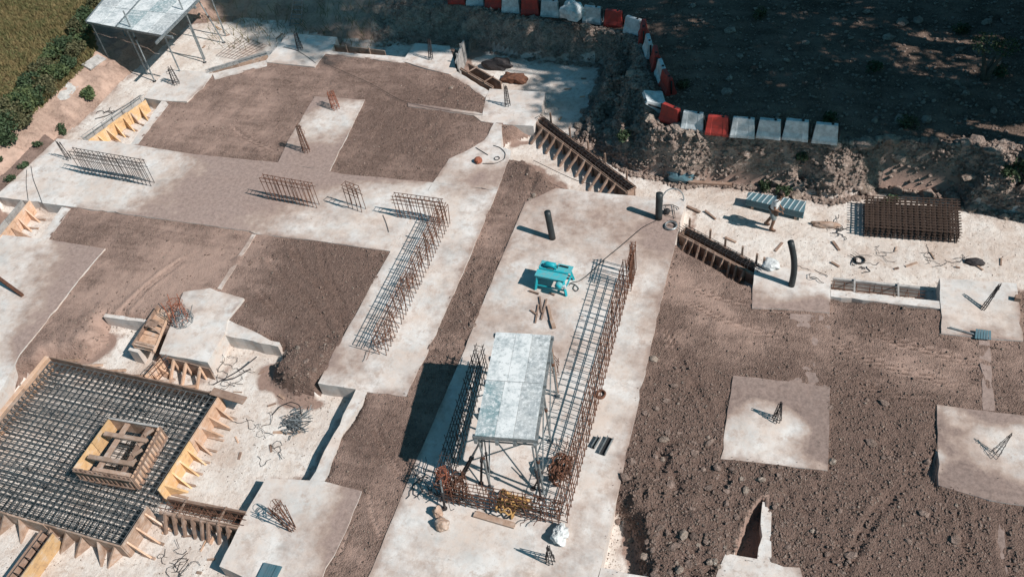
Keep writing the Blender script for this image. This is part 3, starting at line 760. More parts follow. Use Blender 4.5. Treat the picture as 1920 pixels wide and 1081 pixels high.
def acc_soil(th):
    def f(X, Y):
        ins, pit, dF, dC = fields(X, Y)
        pr = np.clip(th + roughf(X, Y) + .3 * sstep(.4, 0, ins), 0, 1) * (.4 + fbm(X, Y, 1.0, 2, 99))
        return (ins > 0.03) & (pit > .0) & (dF > 0) & (rng.random(X.shape) < pr)
    return f
def acc_bank(X, Y):
    ins, pit, dF, dC = fields(X, Y)
    return (dF < .25) & (dC > -.25) & (X > -19) & (rng.random(X.shape) < .3 + sstep(-12, -6, X))
def acc_floor(X, Y):
    ins, pit, dF, dC = fields(X, Y)
    return (pit < 0) & (dF > 0) & (ins > 0) & (rng.random(X.shape) < .1 + .9 * np.maximum(sstep(.9, 0, dF) * .9, sstep(-.5, 0, pit) * .6))
def acc_spill(X, Y):
    ins, pit, dF, dC = fields(X, Y)
    return (ins < .0) & (rng.random(X.shape) < .9 * sstep(-.22, 0, ins) * (.2 + roughf(X, Y)) + .02 * dustf(X, Y))
gravel('soil_lumps', scatter_pts(20000, acc_soil(.05)), .010, .05, 'clod', LAND[0])
gravel('pale_pebbles', scatter_pts(2600, acc_soil(.25)), .012, .045, 'stone', LAND[0])
place_rocks(LAND[0], scatter_pts(210, acc_soil(-.25)), .05 + .10 * rng.random(210) ** 2.5, CLODS + STONES[:1])
gravel('bank_rubble', scatter_pts(16000, acc_bank), .015, .13, 'rock', LAND[2], 2.5)
gravel('bank_chips', scatter_pts(5000, acc_bank), .015, .08, 'stone', LAND[2], 2.5)
place_rocks(LAND[2], scatter_pts(230, acc_bank), .10 + .22 * rng.random(230) ** 2, ROCKS + STONES[:2])
gravel('floor_grit', scatter_pts(6000, acc_floor), .006, .026, 'stone', LAND[1])
gravel('floor_dirt_crumbs', scatter_pts(2500, acc_floor), .006, .022, 'clod', LAND[1])
def acc_yard(X, Y):
    return (sdist(CREST, X, Y) < -.1) & (X > -18)
gravel('yard_stones', scatter_pts(6000, acc_yard), .015, .10, 'rock', LAND[3], 3)
place_rocks(LAND[3], scatter_pts(50, acc_yard), .10 + .2 * rng.random(50) ** 2, ROCKS)
def put_stuff_spill():
    P = scatter_pts(450, acc_spill)
    V0, F0 = ICO; n = len(P); s = .005 + .012 * rng.random(n) ** 2
    V = V0[None] * (0.65 + .7 * rng.random((n, 6, 1))) * s[:, None, None]
    V[..., 0] += P[:, 0:1]; V[..., 1] += P[:, 1:2]; V[..., 2] += (s * .3)[:, None]
    o = put('spilled_soil_crumbs', mesh_np('crumbs', V.reshape(-1, 3), (F0[None] + (np.arange(n) * 6)[:, None, None]).reshape(-1, 3), M['clod']))
    o['kind'] = 'stuff'; o['label'] = 'soil crumbs spilled over the edges of the concrete'
put_stuff_spill()

# ------------------------------------------------------------------ timber formwork
def tri_prism_mesh(mat):
    V = [(0,-.5,0),(0,-.5,1),(1,-.5,0),(0,.5,0),(0,.5,1),(1,.5,0)]
    F = [(0,2,1),(3,4,5),(0,1,4,3),(1,2,5,4),(2,0,3,5)]
    return mesh_np('gusset', V, F, M[mat])
GUS = {}
def gusset(parent, p, nrm, zt, zf, out, mat, thick=.05, name='brace'):
    if mat not in GUS: GUS[mat] = tri_prism_mesh(mat)
    x = Vector((nrm.x, nrm.y, 0)); z = Vector((0, 0, 1)); y = z.cross(x)
    R = Matrix((x, y, z)).transposed().to_4x4()
    mw = Matrix.Translation((p.x, p.y, zf)) @ R @ Matrix.Diagonal((out, thick, (zt - zf) * .92, 1))
    return put(name, GUS[mat], parent, mw @ Matrix.Rotation(random.uniform(-.12, .12), 4, 'Z'))
def form_line(label, pa, pb, toward, zt=0.02, zf=ZF, style='strut', n=5, mat='board_brown', bmat=None, width=.35, second=True, ends=(False, False), out=.48, ledger=True, smat=None, skip=(), spacers=True, cat='formwork', group=None, name='beam_formwork', lean=0.0, i0=.06, i1=.94):
    a = W(*pa, 0); b = W(*pb, 0); d = (b - a); L = d.length; d.normalize()
    nr = Vector((-d.y, d.x, 0)); tw = W(*toward, 0) - a
    if tw.dot(nr) < 0: nr = -nr
    t = thing(name, label, cat, (a.x, a.y, zf), 0, group)
    bmat = bmat or mat; smat = smat or mat
    k = max(1, round(L / 1.25)); H = zt - zf
    for i in range(k):
        s0, s1 = L * i / k, L * (i + 1) / k
        off = random.uniform(-.012, .012); dz = random.uniform(-.015, .02)
        p = a + d * (s0 + .004) + nr * off; q = a + d * (s1 - .004) + nr * (off + random.uniform(-.01, .01))
        beam('board', Vector((p.x, p.y, zf + H / 2 + dz)), Vector((q.x, q.y, zf + H / 2 + dz)), .035, H, bmat, t)
        if second:
            p2 = p - nr * width; q2 = q - nr * width
            beam('board', Vector((p2.x, p2.y, zf + H / 2 + dz)), Vector((q2.x, q2.y, zf + H / 2 + dz)), .035, H, smat, t)
    if ledger:
        for off in ([.045] + ([-width - .045] if second else [])):
            p = a + nr * off; q = b + nr * off
            beam('ledger', (p.x, p.y, zt - .06), (q.x, q.y, zt - .06), .05, .09, smat, t)
    if second and spacers:
        for i in range(max(2, int(L / .9))):
            s = L * (i + .5) / max(2, int(L / .9)); p = a + d * s + nr * .07; q = p - nr * (width + .14)
            beam('spacer', (p.x, p.y, zt + .03), (q.x, q.y, zt + .03), .05, .035, smat, t)
    for i in range(n):
        if i in skip: continue
        s = L * (i0 + (i1 - i0) * (i + .5) / n) + random.uniform(-.05, .05); p = a + d * s + nr * .07
        if style == 'gusset':
            gusset(t, p + nr * -.02, nr, zt - .03, zf, out * random.uniform(.7, 1.1), mat if random.random() < .7 else 'board_tan', .045)
            q = p + nr * (out + .03)
            beam('cleat', (p.x, p.y, zf + .02), (q.x + nr.x * .08, q.y + nr.y * .08, zf + .02), .07, .05, 'board_tan', t)
        elif style == 'strut':
            q = p + nr * out * random.uniform(.9, 1.15) + d * random.uniform(-.06, .06)
            beam('brace', (p.x, p.y, zt - .03), (q.x, q.y, zf + .02), .06, .10, mat if mat != 'ply_yellow' else 'board_tan', t)
            beam('stake', (p.x, p.y, zf), (p.x, p.y, zt + .02), .07, .05, mat, t, up=(d.x, d.y, 0))
        elif style == 'post':
            beam('stake', (p.x, p.y, zf), (p.x, p.y, zt + .12), .07, .05, mat, t, up=(d.x, d.y, 0))
    for e, pp in zip(ends, (a, b)):
        if e and second:
            q = pp - nr * width
            beam('end_board', (pp.x, pp.y, zf + H / 2), (q.x, q.y, zf + H / 2), .03, H * .98, smat, t)
    return t, a, b, d, nr, L
STIR = {}
def stirrup_mesh(wd, hg, r, mat):
    key = (round(wd, 2), round(hg, 2), mat)
    if key not in STIR:
        STIR[key] = tube_mesh('stirrup', [(0, -wd / 2, 0), (0, wd / 2, 0), (0, wd / 2, hg), (0, -wd / 2, hg)], r, mat, 4, closed=True)
    return STIR[key]
def cage(label, a, b, wd, z0, z1, sp=.22, nlong=3, mat='rebar', r=.011, jit=.02, name='beam_cage', group=None, stick=.15):
    a = Vector((a.x, a.y, 0)); b = Vector((b.x, b.y, 0)); d = b - a; L = d.length; d.normalize(); nr = Vector((-d.y, d.x, 0))
    t = thing(name, label, 'rebar cage', (a.x, a.y, z0), 0, group)
    for zz in (z0, z1):
        for i in range(nlong):
            o = (i / (nlong - 1) - .5) * wd
            p = a + nr * o - d * stick * random.uniform(.2, 1); q = b + nr * (o + random.uniform(-jit, jit)) + d * stick * random.uniform(.2, 1)
            rod('longitudinal_bar', (p.x, p.y, zz + random.uniform(-.01, .02)), (q.x, q.y, zz + random.uniform(-.01, .02)), r, mat, t, 5)
    me = stirrup_mesh(wd, z1 - z0, r * .8, mat)
    k = max(2, int(L / sp)); ang = math.atan2(d.y, d.x)
    for i in range(k + 1):
        p = a + d * (L * i / k + random.uniform(-.04, .04))
        put('stirrup', me, t, Matrix.Translation((p.x, p.y, z0)) @ Matrix.Rotation(ang + random.uniform(-.12, .12), 4, 'Z') @ Matrix.Rotation(random.uniform(-.08, .08), 4, 'Y'))
    return t

f = form_line('yellow braced beam formwork between the upper left caps, sunlit on its braced side', (273,187), (166,263), (300,230), style='gusset', n=6, mat='ply_yellow', smat='board_grey', width=.38, out=.5, ledger=False, spacers=False)
cage('rebar sticking out along the grey trench of the yellow formwork', f[1] - f[4] * .3, f[2] - f[4] * .3, .16, -.25, .12, .5, 2, 'steel')
f = form_line('orange braced formwork at the left edge below the rebar panel strip', (56,376), (-6,452), (100,420), style='gusset', n=4, mat='ply_orange', smat='board_grey', width=.38, out=.5, ledger=False, spacers=False, i0=.1)
f = form_line('long brown formwork with raking struts under the rocky bank', (1003,223), (1176,355), (1000,320), n=11, mat='board_brown', width=.36, out=.55, zt=-.07, ends=(True, True), spacers=False)
cage('rusty beam cage inside the long strutted formwork', f[1] - f[4] * .2, f[2] - f[4] * .2, .26, -.45, .02, .2, 3, 'rebar')
for s in (.08, .3, .5, .68, .9):
    p = f[1].lerp(f[2], s) - f[4] * .46; beam('upright', (p.x, p.y, ZF), (p.x, p.y, .32), .08, .06, 'board_brown', f[0], up=(1, 0, 0))
f = form_line('brown formwork stepping down to the cap with the bent pipe', (1274,434), (1417,511), (1290,500), n=9, mat='board_brown', width=.36, out=.22, zt=-.05, ends=(True, True), style='strut', spacers=False)
cage('beam cage with uprights inside the formwork by the bent pipe cap', f[1] - f[4] * .21, f[2] - f[4] * .21, .3, -.45, .07, .17, 4, 'rebar')
for s in (.02, .3, .5, .72, .9, .99):
    p = f[1].lerp(f[2], s) - f[4] * .48; beam('upright', (p.x, p.y, ZF), (p.x, p.y, .30), .09, .07, 'board_brown', f[0], up=(1, 0, 0))
f = form_line('low formwork trench along the upper edge of the right soil bed', (1562,538), (1728,556), (1640,560), n=2, style='post', mat='board_brown', width=.52, out=.3, zt=-.12, smat='board_grey')
cage('thin beam cage lying in the low trench at the right', f[1] - f[4] * .26, f[2] - f[4] * .26, .3, -.5, -.15, .35, 3, 'rust')
f = form_line('small braced formwork between the two caps at the upper left', (392,137), (502,104), (450,150), style='gusset', n=6, mat='board_tan', smat='board_grey', width=.42, out=.22, ledger=False, spacers=False)
cage('grey cage in the small braced formwork at the upper left', f[1] - f[4] * .2, f[2] - f[4] * .2, .25, -.4, .03, .3, 3, 'steel')
form_line('brown boards standing behind the beam at the shaded top bank', (624,84), (722,96), (660,120), style='post', n=2, mat='board_brown', bmat='board_tan', second=False, ledger=False)
f = form_line('short formwork with dark square gaps between the shaded and bright caps', (864,127), (925,163), (880,160), style='none', n=0, mat='board_brown', width=.42)
f = form_line('upright grey form panels at the corner of the shaded cap', (858,128), (872,88), (840,110), style='post', n=2, mat='board_grey', second=False, zt=.35)

# ------------------------------------------------------------------ big raft pit
TL = W(92,670); TR = W(412,740); BR = W(236,1026)
ex = (TR - TL).normalized(); RW = (TR - TL).length; ey = Vector((-ex.y, ex.x, 0)) * -1
RH = abs((BR - TR).dot(ey))
def rp(u, v, z=0): p = TL + ex * u + ey * v; return Vector((p.x, p.y, z))
raft = thing('raft_formwork', 'board formwork round the large square rebar mesh at the lower left', 'formwork', (TL.x, TL.y, ZF))
def side(p0, p1, outn, mats, zt=.04, th=.045):
    L = (p1 - p0).length; k = max(1, round(L / 1.4)); d = (p1 - p0).normalized()
    for i in range(k):
        a = p0 + d * (L * i / k + .004); b = p0 + d * (L * (i + 1) / k - .004); o = outn * random.uniform(0, .02)
        dz = random.uniform(-.015, .015)
        beam('board', Vector((a.x, a.y, (zt + ZF) / 2 + dz)) + o, Vector((b.x, b.y, (zt + ZF) / 2 + dz)) + o, th, zt - ZF, mats[i % len(mats)], raft)
side(rp(0, 0), rp(RW, 0), -ey, ['board_brown'])
side(rp(RW, .05), rp(RW, RH * .66), ex, ['ply_orange', 'ply_yellow', 'ply_yellow'])
side(rp(RW, RH * .76), rp(RW, RH), ex, ['board_tan'])
side(rp(0, RH), rp(RW, RH), ey, ['board_tan'])
side(rp(0, 0), rp(0, RH), -ex, ['ply_orange', 'board_tan'])
beam('top_plank', rp(RW - .3, -.05, .06), rp(RW + .95, .02, .04), .28, .05, 'board_brown', raft)
beam('ledger', rp(-.06, 0, .05), rp(-.06, RH, .05), .14, .05, 'ply_orange', raft)
for i in range(8):
    v = RH * .03 + RH * .62 * (i + .5) / 8; gusset(raft, rp(RW + .03, v), ex, .0, ZF, .52, 'ply_yellow' if i > 3 else 'ply_orange', .05)
    beam('cleat', rp(RW + .05, v, ZF + .02), rp(RW + .62, v, ZF + .02), .07, .05, 'board_tan', raft)
for i in range(3):
    v = RH * (.80 + .085 * i); beam('brace', rp(RW + .02, v, -.02), rp(RW + .62, v + .05, ZF + .03), .05, .13, 'ply_orange', raft); beam('cleat', rp(RW + .3, v + .02, ZF + .03), rp(RW + .75, v + .04, ZF + .03), .08, .06, 'board_tan', raft)
for i in range(12):
    u = RW * (i + .5) / 12
    if abs(u - RW * .53) > .35:
        gusset(raft, rp(u, RH + .03), ey, .0, ZF, .5, 'board_tan', .05)
for i in range(7):
    u = RW * (i + .5) / 7; p = rp(u, -.03, -.05); q = rp(u + .1, -.5, ZF + .03); beam('brace', p, q, .05, .09, 'board_tan', raft)
for i in range(6):
    v = RH * (i + .5) / 6; p = rp(-.05, v, -.05); q = rp(-.5, v + .05, ZF + .03); beam('brace', p, q, .05, .09, 'board_tan', raft)

mesh_t = thing('raft_rebar_mesh', 'dense double layer rebar mesh filling the large square formwork', 'rebar mesh', (TL.x, TL.y, ZF))
U0, U1, V0_, V1_ = 138 / 1, 0, 0, 0
boxq = [W(205,784,.35), W(298,800,.35), W(246,896,.35), W(138,877,.35)]
bu = [((q - TL).dot(ex), (q - TL).dot(ey)) for q in boxq]
bu0, bu1 = min(b[0] for b in bu), max(b[0] for b in bu); bv0, bv1 = min(b[1] for b in bu), max(b[1] for b in bu)
def split_span(fixed, lo, hi, blo, bhi, f0, f1):
    if f0 - .03 < fixed < f1 + .03: return [(lo, blo - .03), (bhi + .03, hi)]
    return [(lo, hi)]
nb = 0
sp = .18
k = int((RH - .2) / sp)
for zz, top in ((-.06, True), (-.27, False), (-.5, False)):
    for i in range(k + 1):
        v = .1 + (RH - .2) * i / k + random.uniform(-.02, .02)
        for (s0, s1) in (split_span(v, .08, RW - .08, bu0, bu1, bv0, bv1) if top else [(.08, RW - .08)]):
            rod('bar', rp(s0, v, zz + random.uniform(-.012, .012)), rp(s1, v + random.uniform(-.03, .03), zz + random.uniform(-.012, .012)), .015 if top else .012, 'slatebar', mesh_t, 5)
    k2 = int((RW - .2) / (sp * 1.25))
    for i in range(k2 + 1):
        u = .1 + (RW - .2) * i / k2 + random.uniform(-.02, .02)
        for (s0, s1) in (split_span(u, .08, RH - .08, bv0, bv1, bu0, bu1) if top else [(.08, RH - .08)]):
            rod('bar', rp(u, s0, zz + .028 + random.uniform(-.01, .01)), rp(u + random.uniform(-.03, .03), s1, zz + .028), .009, 'slatebar', mesh_t, 5)
# hairpin bars closing the mesh along its rims, and bent chairs between the layers
hp = []
for i in range(k + 1):
    v = .1 + (RH - .2) * i / k
    for u in (.07, RW - .07):
        s = 1 if u < 1 else -1
        hp.append(tube_mesh('h', [rp(u + s * .6, v + .03, -.05), rp(u + s * .05, v + .03, -.05), rp(u, v + .03, -.12), rp(u, v + .03, -.46), rp(u + s * .5, v + .03, -.49)], .012, 'rebar', 4))
for i in range(k2 + 1):
    u = .1 + (RW - .2) * i / k2
    for v in (.07, RH - .07):
        s = 1 if v < 1 else -1
        hp.append(tube_mesh('h', [rp(u + .03, v + s * .5, -.03), rp(u + .03, v, -.04), rp(u + .03, v, -.45), rp(u + .03, v + s * .4, -.48)], .012, 'rebar', 4))
for i in range(60):
    u, v = random.uniform(.4, RW - .4), random.uniform(.4, RH - .4)
    if bu0 - .2 < u < bu1 + .2 and bv0 - .2 < v < bv1 + .2: continue
    hp.append(tube_mesh('h', [rp(u - .1, v, -.49), rp(u - .04, v, -.07), rp(u + .2, v + .04, -.07), rp(u + .28, v, -.49)], .01, 'rebar', 4))
o = put('hairpin_bars', join_meshes('hairpin_bars', hp, 'slatebar'), mesh_t); o['kind'] = 'stuff'

# inner wooden box
bx = thing('pocket_form_box', 'open wooden box form standing in the middle of the rebar mesh', 'formwork box', rp((bu0 + bu1) / 2, (bv0 + bv1) / 2, -.06))
q = [Vector((v.x, v.y, 0)) for v in boxq]   # TL TR BR BL
zt_, zb = .36, -.22
def bxp(i, j, s, z): p = q[i].lerp(q[j], s); return Vector((p.x, p.y, z))
L1 = (q[1] - q[0]).length; L2 = (q[2] - q[1]).length
c0 = sum(q, Vector()) / 4
for (i, j, mt, n) in ((3, 0, 'ply_yellow', 2), (1, 2, 'ply_orange', 12), (0, 1, 'board_tan', 5), (2, 3, 'board_brown', 12)):
    for s in range(n):
        a = bxp(i, j, s / n + .004, (zt_ + zb) / 2); b = bxp(i, j, (s + 1) / n - .004, (zt_ + zb) / 2)
        if n > 5: a2 = a.lerp(b, .04); b2 = a.lerp(b, .90)
        else: a2, b2 = a, b
        beam('board', a2, b2, .04, zt_ - zb + (random.uniform(-.03, .03) if n > 5 else 0), mt, bx)
for (i, j) in ((1, 2), (2, 3)):
    dd = (q[j] - q[i]).normalized(); nn = Vector((-dd.y, dd.x, 0)); 
    if (q[i] + nn - c0).length < (q[i] - c0).length: nn = -nn
    for s in range(13):
        p = q[i].lerp(q[j], s / 12) + nn * .035
        beam('batten', (p.x, p.y, zb - .03), (p.x, p.y, zt_ + .01), .035, .05, 'board_brown', bx, up=(dd.x, dd.y, 0))
    for zz in (zt_ - .05, zb + .06):
        p = q[i] + nn * .07; r_ = q[j] + nn * .07
        beam('rail', (p.x, p.y, zz), (r_.x, r_.y, zz), .04, .05, 'board_brown', bx)
beam('rim', bxp(0, 1, 0, zt_ + .02), bxp(0, 1, 1, zt_ + .02), .06, .03, 'board_grey', bx)
# inner lining, planks and cross pieces
for s, w_ in ((.36, .2), (.78, .17)):
    beam('long_plank', bxp(0, 1, s, zt_ - .10), Vector((*(q[3].lerp(q[2], s)).xy, zt_ - .10)), w_ * .85, .05, 'board_brown' if s > .5 else 'board_tan', bx)
for s in (.30, .76):
    a = q[0].lerp(q[3], s).lerp(q[1].lerp(q[2], s), .12); b = q[0].lerp(q[3], s).lerp(q[1].lerp(q[2], s), .93)
    beam('cross_plank', (a.x, a.y, zt_ + .03), (b.x, b.y, zt_ + .03), .14, .07, 'board_tan', bx)
beam('cross_plank', bxp(3, 2, .3, zt_ - .04).lerp(bxp(0, 1, .3, zt_ - .04), .06), bxp(3, 2, .95, zt_ - .04).lerp(bxp(0, 1, .95, zt_ - .04), .06), .12, .05, 'board_tan', bx)
for i in range(4):
    s = .82 + .04 * i; a = q[0].lerp(q[1], .86).lerp(q[3].lerp(q[2], .86), .12 + .2 * i); beam('offcut', (a.x - .1, a.y - .12, zt_ - .05), (a.x + .1, a.y + .12, zt_ - .02), .09, .05, 'board_tan', bx)

# beam from the raft to the big cap, and the one leaving at the bottom left
f = form_line('dark beam formwork with raking boards between the mesh and the big cap', (299,956), (449,986), (380,1010), n=8, mat='board_brown', bmat='board_tan', width=.42, out=.3, smat='board_brown', zt=.0, i0=.02, i1=.92)
cage('rusty cage inside the dark formwork right of the mesh', f[1] - f[4] * .2, f[2] - f[4] * .2, .28, -.45, .05, .18, 3, 'rust')
f = form_line('yellow boarded beam formwork running out at the bottom left corner', (100,1000), (30,1096), (140,1060), style='none', n=0, mat='ply_yellow', smat='board_brown', width=.42, ledger=False, spacers=False)
cage('ladder like cage in the bottom left beam formwork', f[1] - f[4] * .21, f[2] - f[4] * .21, .28, -.4, .0, .24, 2, 'rebar', .014)
f = form_line('brown board with two raking planks under the raised white block', (312,668), (392,690), (330,710), style='strut', n=3, mat='ply_orange', bmat='board_brown', second=False, zt=.0, out=.5, ledger=False)
cage('short rusty cage between the mesh and the white block', W(283,700), W(310,672), .3, -.3, .12, .17, 3, 'rust')
form_line('two orange boards beside the short rusty cage', (302,672), (272,706), (330,700), style='gusset', n=2, mat='ply_orange', second=False, ledger=False, out=.35)

# orange trough form on the white block
tr = thing('trough_form', 'orange plywood trough with a dark arched rib on the white block', 'formwork trough', W(285,620,.06))
qa, qb, qc, qd = W(299,578,.06), W(320,586,.06), W(290,661,.06), W(252,652,.06)
nbp = 3
for i in range(nbp):
    s0, s1 = i / nbp, (i + 1) / nbp - .01
    V = [qa.lerp(qd, s0), qb.lerp(qc, s0), qb.lerp(qc, s1), qa.lerp(qd, s1)]
    V = [Vector((v.x, v.y, .07)) for v in V]; V2 = [v + Vector((0, 0, .03)) for v in V]
    put('panel', mesh_np('panel', V + V2, [(3,2,1,0),(4,5,6,7),(0,1,5,4),(1,2,6,5),(2,3,7,6),(3,0,4,7)], M['ply_orange']), tr)
beam('side_board', qa + Vector((0, 0, .1)), qd + Vector((0, 0, .1)), .04, .2, 'board_brown', tr)
beam('side_board', qb + Vector((0, 0, .05)), qc + Vector((0, 0, .05)), .04, .1, 'ply_orange', tr)
for s in (.40, .56):
    a = qa.lerp(qd, s); b = qb.lerp(qc, s); pts = []
    for i in range(9):
        u = i / 8; p = a.lerp(b, u); pts.append((p.x, p.y, .1 + .28 * math.sin(math.pi * u)))
    put('arched_rib', tube_mesh('rib', pts, .04, 'board_brown', 6), tr)
for s in (.40, .43, .46, .5, .53):
    a = qa.lerp(qd, s); b = qb.lerp(qc, s); V = []
    m_ = a.lerp(b, .5); 
beam('rib_panel', qa.lerp(qd, .41).lerp(qb.lerp(qc, .41), .5) + Vector((0, 0, .3)), qa.lerp(qd, .55).lerp(qb.lerp(qc, .55), .5) + Vector((0, 0, .3)), .42, .02, 'board_brown', tr)
for s in (.90, .96):
    beam('timber_bar', qa.lerp(qd, s) + Vector((0, 0, .12)), qb.lerp(qc, s) + Vector((0, 0, .12)), .08, .07, 'board_tan', tr)
cw = [W(291,588,.03), W(296,590,.03), W(258,660,.03), W(240,655,.03)]
o = put('concrete_kerb', slab_mesh([(v.x, v.y) for v in cw], ZF, .03, .005)); tag(o, 'narrow pale concrete kerb along the left side of the orange trough', 'kerb')

# ------------------------------------------------------------------ rebar panels standing in the concrete
def rebar_wall(label, pa, pb, h, sp=.16, gap=.18, rows=2, mat='rebar', r=.012, jit=.02, toward=None, topbend=True, messy=0.0, name='wall_cage', base=0.0, lean=0.0, hj=.04, group=None):
    a = W(*pa, base); b = W(*pb, base); d = b - a; L = d.length; d.normalize(); nr = Vector((-d.y, d.x, 0))
    t = thing(name, label, 'rebar panel', a, 0, group)
    k = max(2, int(L / sp))
    for i in range(k + 1):
        for g in (-.5, .5):
            s = L * i / k + random.uniform(-jit, jit)
            p = a + d * s + nr * gap * g
            hh = h * random.uniform(1 - hj, 1 + hj)
            q = p + Vector((0, 0, hh)) + d * (random.gauss(0, .02 + messy * .12)) + nr * (lean + random.gauss(0, .015 + messy * .12))
            rod('vertical_bar', p - Vector((0, 0, .05)), q, r, mat, t, 5)
        if topbend:
            p = a + d * (L * i / k); rod('top_tie', p + nr * gap * .55 + Vector((0, 0, h * .985)) + nr * lean, p - nr * gap * .55 + Vector((0, 0, h * .985)) + nr * lean + d * random.gauss(0, .03), r * .8, mat, t, 4)
    for g in (-.5, .5):
        for j in range(rows):
            zz = h * (1 - .16 * j) if rows < 4 else h * (j + .8) / rows
            s0 = random.uniform(-.12, .02); s1 = random.uniform(-.02, .12)
            p = a + d * s0 + nr * (gap * g * 1.06 + lean * zz / h) + Vector((0, 0, zz)); q = b + d * s1 + nr * (gap * g * 1.06 + lean * zz / h) + Vector((0, 0, zz + random.uniform(-.03, .03)))
            rod('horizontal_bar', p, q, r, mat, t, 5)
    return t
rebar_wall('long rebar panel on the white left end of the strip', (158,322), (286,345), 1.18, .19, .22, 3, 'rebar', .013)
rebar_wall('middle rebar panel with rust brown bars on the dusty part of the strip', (507,370), (597,386), 1.08, .17, .2, 2, 'rust', .013)
rebar_wall('shortest rebar panel, only a few bars wide, with a bent rusty top', (657,384), (682,394), 1.1, .19, .22, 3, 'rust', .013, messy=.2)
rebar_wall('rebar panel forming the corner with the long rusty cage', (748,403), (836,416), 1.02, .17, .2, 3, 'rust', .013)
rebar_wall('long rusty tangled rebar cage running down the concrete strip', (838,417), (718,664), .98, .19, .24, 3, 'rust', .0135, messy=.55, hj=.1)
rebar_wall('tall rebar wall on the right side of the lift core, casting a ladder shadow', (1176,530), (1056,977), 1.08, .23, .22, 4, 'rust', .0125, messy=.18, hj=.06)
rebar_wall('rebar wall at the near end of the lift core in front of the props', (1050,976), (830,934), .95, .17, .2, 5, 'rust', .0125, messy=.25, hj=.08)
rebar_wall('rebar wall hidden beside the left edge of the scaffold table', (835,930), (908,690), 1.15, .2, .22, 5, 'rebar', .012, messy=.2, hj=.06)
rebar_wall('small loose rebar panel at the right edge of the scaffold table', (1018,668), (1046,704), .7, .13, .12, 2, 'rust', .011, messy=.3)
rebar_wall('thin leftover rebar panel at the top of the lift core', (1190,505), (1180,545), 1.3, .12, .1, 2, 'rust', .014, messy=.2)

# ------------------------------------------------------------------ column starter bundles
def starter(label, base, h, topoff=(0, 0), spread=.16, pinch=.3, n=8, mat='rebar', rings=3, r=.013, zb=0.0, messy=.02, name='column_cage', loops=0, group=None):
    p = W(*base, zb); t = thing(name, label, 'column cage', p, 0, group)
    off = Vector((topoff[0], topoff[1], 0))
    for i in range(n):
        a = 2 * math.pi * i / n; e = Vector((math.cos(a), math.sin(a), 0)) * spread
        rod('bar', p + e, p + e * pinch + off + Vector((random.gauss(0, messy), random.gauss(0, messy), h * random.uniform(.88, 1.05))), r, mat, t, 5)
    for j in range(rings):
        s = (j + .7) / (rings + .3); c = p + off * s + Vector((0, 0, h * s)); rr = spread * (1 + (pinch - 1) * s) * 1.15
        pts = [c + Vector((math.cos(a) * rr, math.sin(a) * rr, random.uniform(-.03, .03))) for a in [2 * math.pi * q_ / 8 for q_ in range(8)]]
        put('tie', tube_mesh('tie', pts, r * .75, mat, 4, True), t)
    for j in range(loops):
        c = p + off * .8 + Vector((random.gauss(0, .06), random.gauss(0, .06), h * random.uniform(.6, 1))); rr = random.uniform(.08, .16); ax = Vector((random.gauss(0, 1), random.gauss(0, 1), random.gauss(0, 1))).normalized(); u = ax.orthogonal().normalized(); v = ax.cross(u)
        put('wire_loop', tube_mesh('loop', [c + u * math.cos(a) * rr + v * math.sin(a) * rr for a in [2 * math.pi * q_ / 9 for q_ in range(9)]], r * .6, mat, 4, True), t)
    return t
starter('upright dark cage with a wire loop on the pale cap at the upper left', (331,157), .85, (-.08, .1), .16, .5, 8, 'rebar', 4, loops=3)
starter('leaning dark cage on the cap below the steel ladder', (563,92), .85, (-.02, .05), .14, .5, 8, 'rebar', 4)
starter('dark pole like cage on the half shaded cap', (808,110), 1.0, (.05, .1), .10, .5, 6, 'rebar', 4, zb=0)
starter('slim dark cage on the bright square cap', (952,197), .95, (0, .05), .12, .35, 6, 'rebar', 4)
starter('rust red bar bunch at the upper end of the dusty strip', (630,203), .8, (-.12, .12), .17, .8, 8, 'redrust', 4, loops=3)
starter('rusty tapering cage at the middle of the dusty strip', (575,283), 1.25, (-.08, .1), .15, .45, 8, 'rust', 5, loops=3)
starter('dark cage at the far left end of the strip, leaning left', (130,298), .95, (-.12, .05), .10, .4, 5, 'rebar', 3)
starter('slender pinched cage in the soil dusted square cap', (1456,786), .72, (.05, .1), .13, .1, 8, 'rebar', 4)
starter('long leaning pinched cage on the large mottled slab', (1863,853), .68, (.28,.3), .13, .12, 6, 'rebar', 3, r=.008)
starter('leaning dark bar bundle on the bluish cap', (1843,578), .8, (.32, .35), .07, .6, 6, 'rebar', 3)
starter('short dark cage near the white sack at the bottom', (1032,1050), .95, (0.02, -.05), .13, .15, 8, 'rebar', 3)
starter('bunch of rusty flower like bars on the big cap at the bottom', (548,990), .95, (-.28, .12), .10, 2.2, 10, 'rust', 2, loops=9, messy=.05)
starter('tangle of red rusty bars on the raised white block', (338,600), .75, (-.1, .25), .3, .8, 9, 'redrust', 3, loops=7, zb=.06, messy=.12)
starter('tangle of fine dark wire beside the red bars on the white block', (345,602), .35, (.05, .0), .32, .9, 9, 'steel', 3, loops=8, zb=.06, messy=.1)
starter('red bar bundle where the near and left core walls meet', (842,930), 1.35, (0, .05), .12, 1.0, 8, 'redrust', 6, loops=12, messy=.08)
starter('rust brown bar tangle against the near core wall', (862,932), 1.1, (.1, .1), .2, .9, 8, 'rust', 4, loops=12, messy=.08)

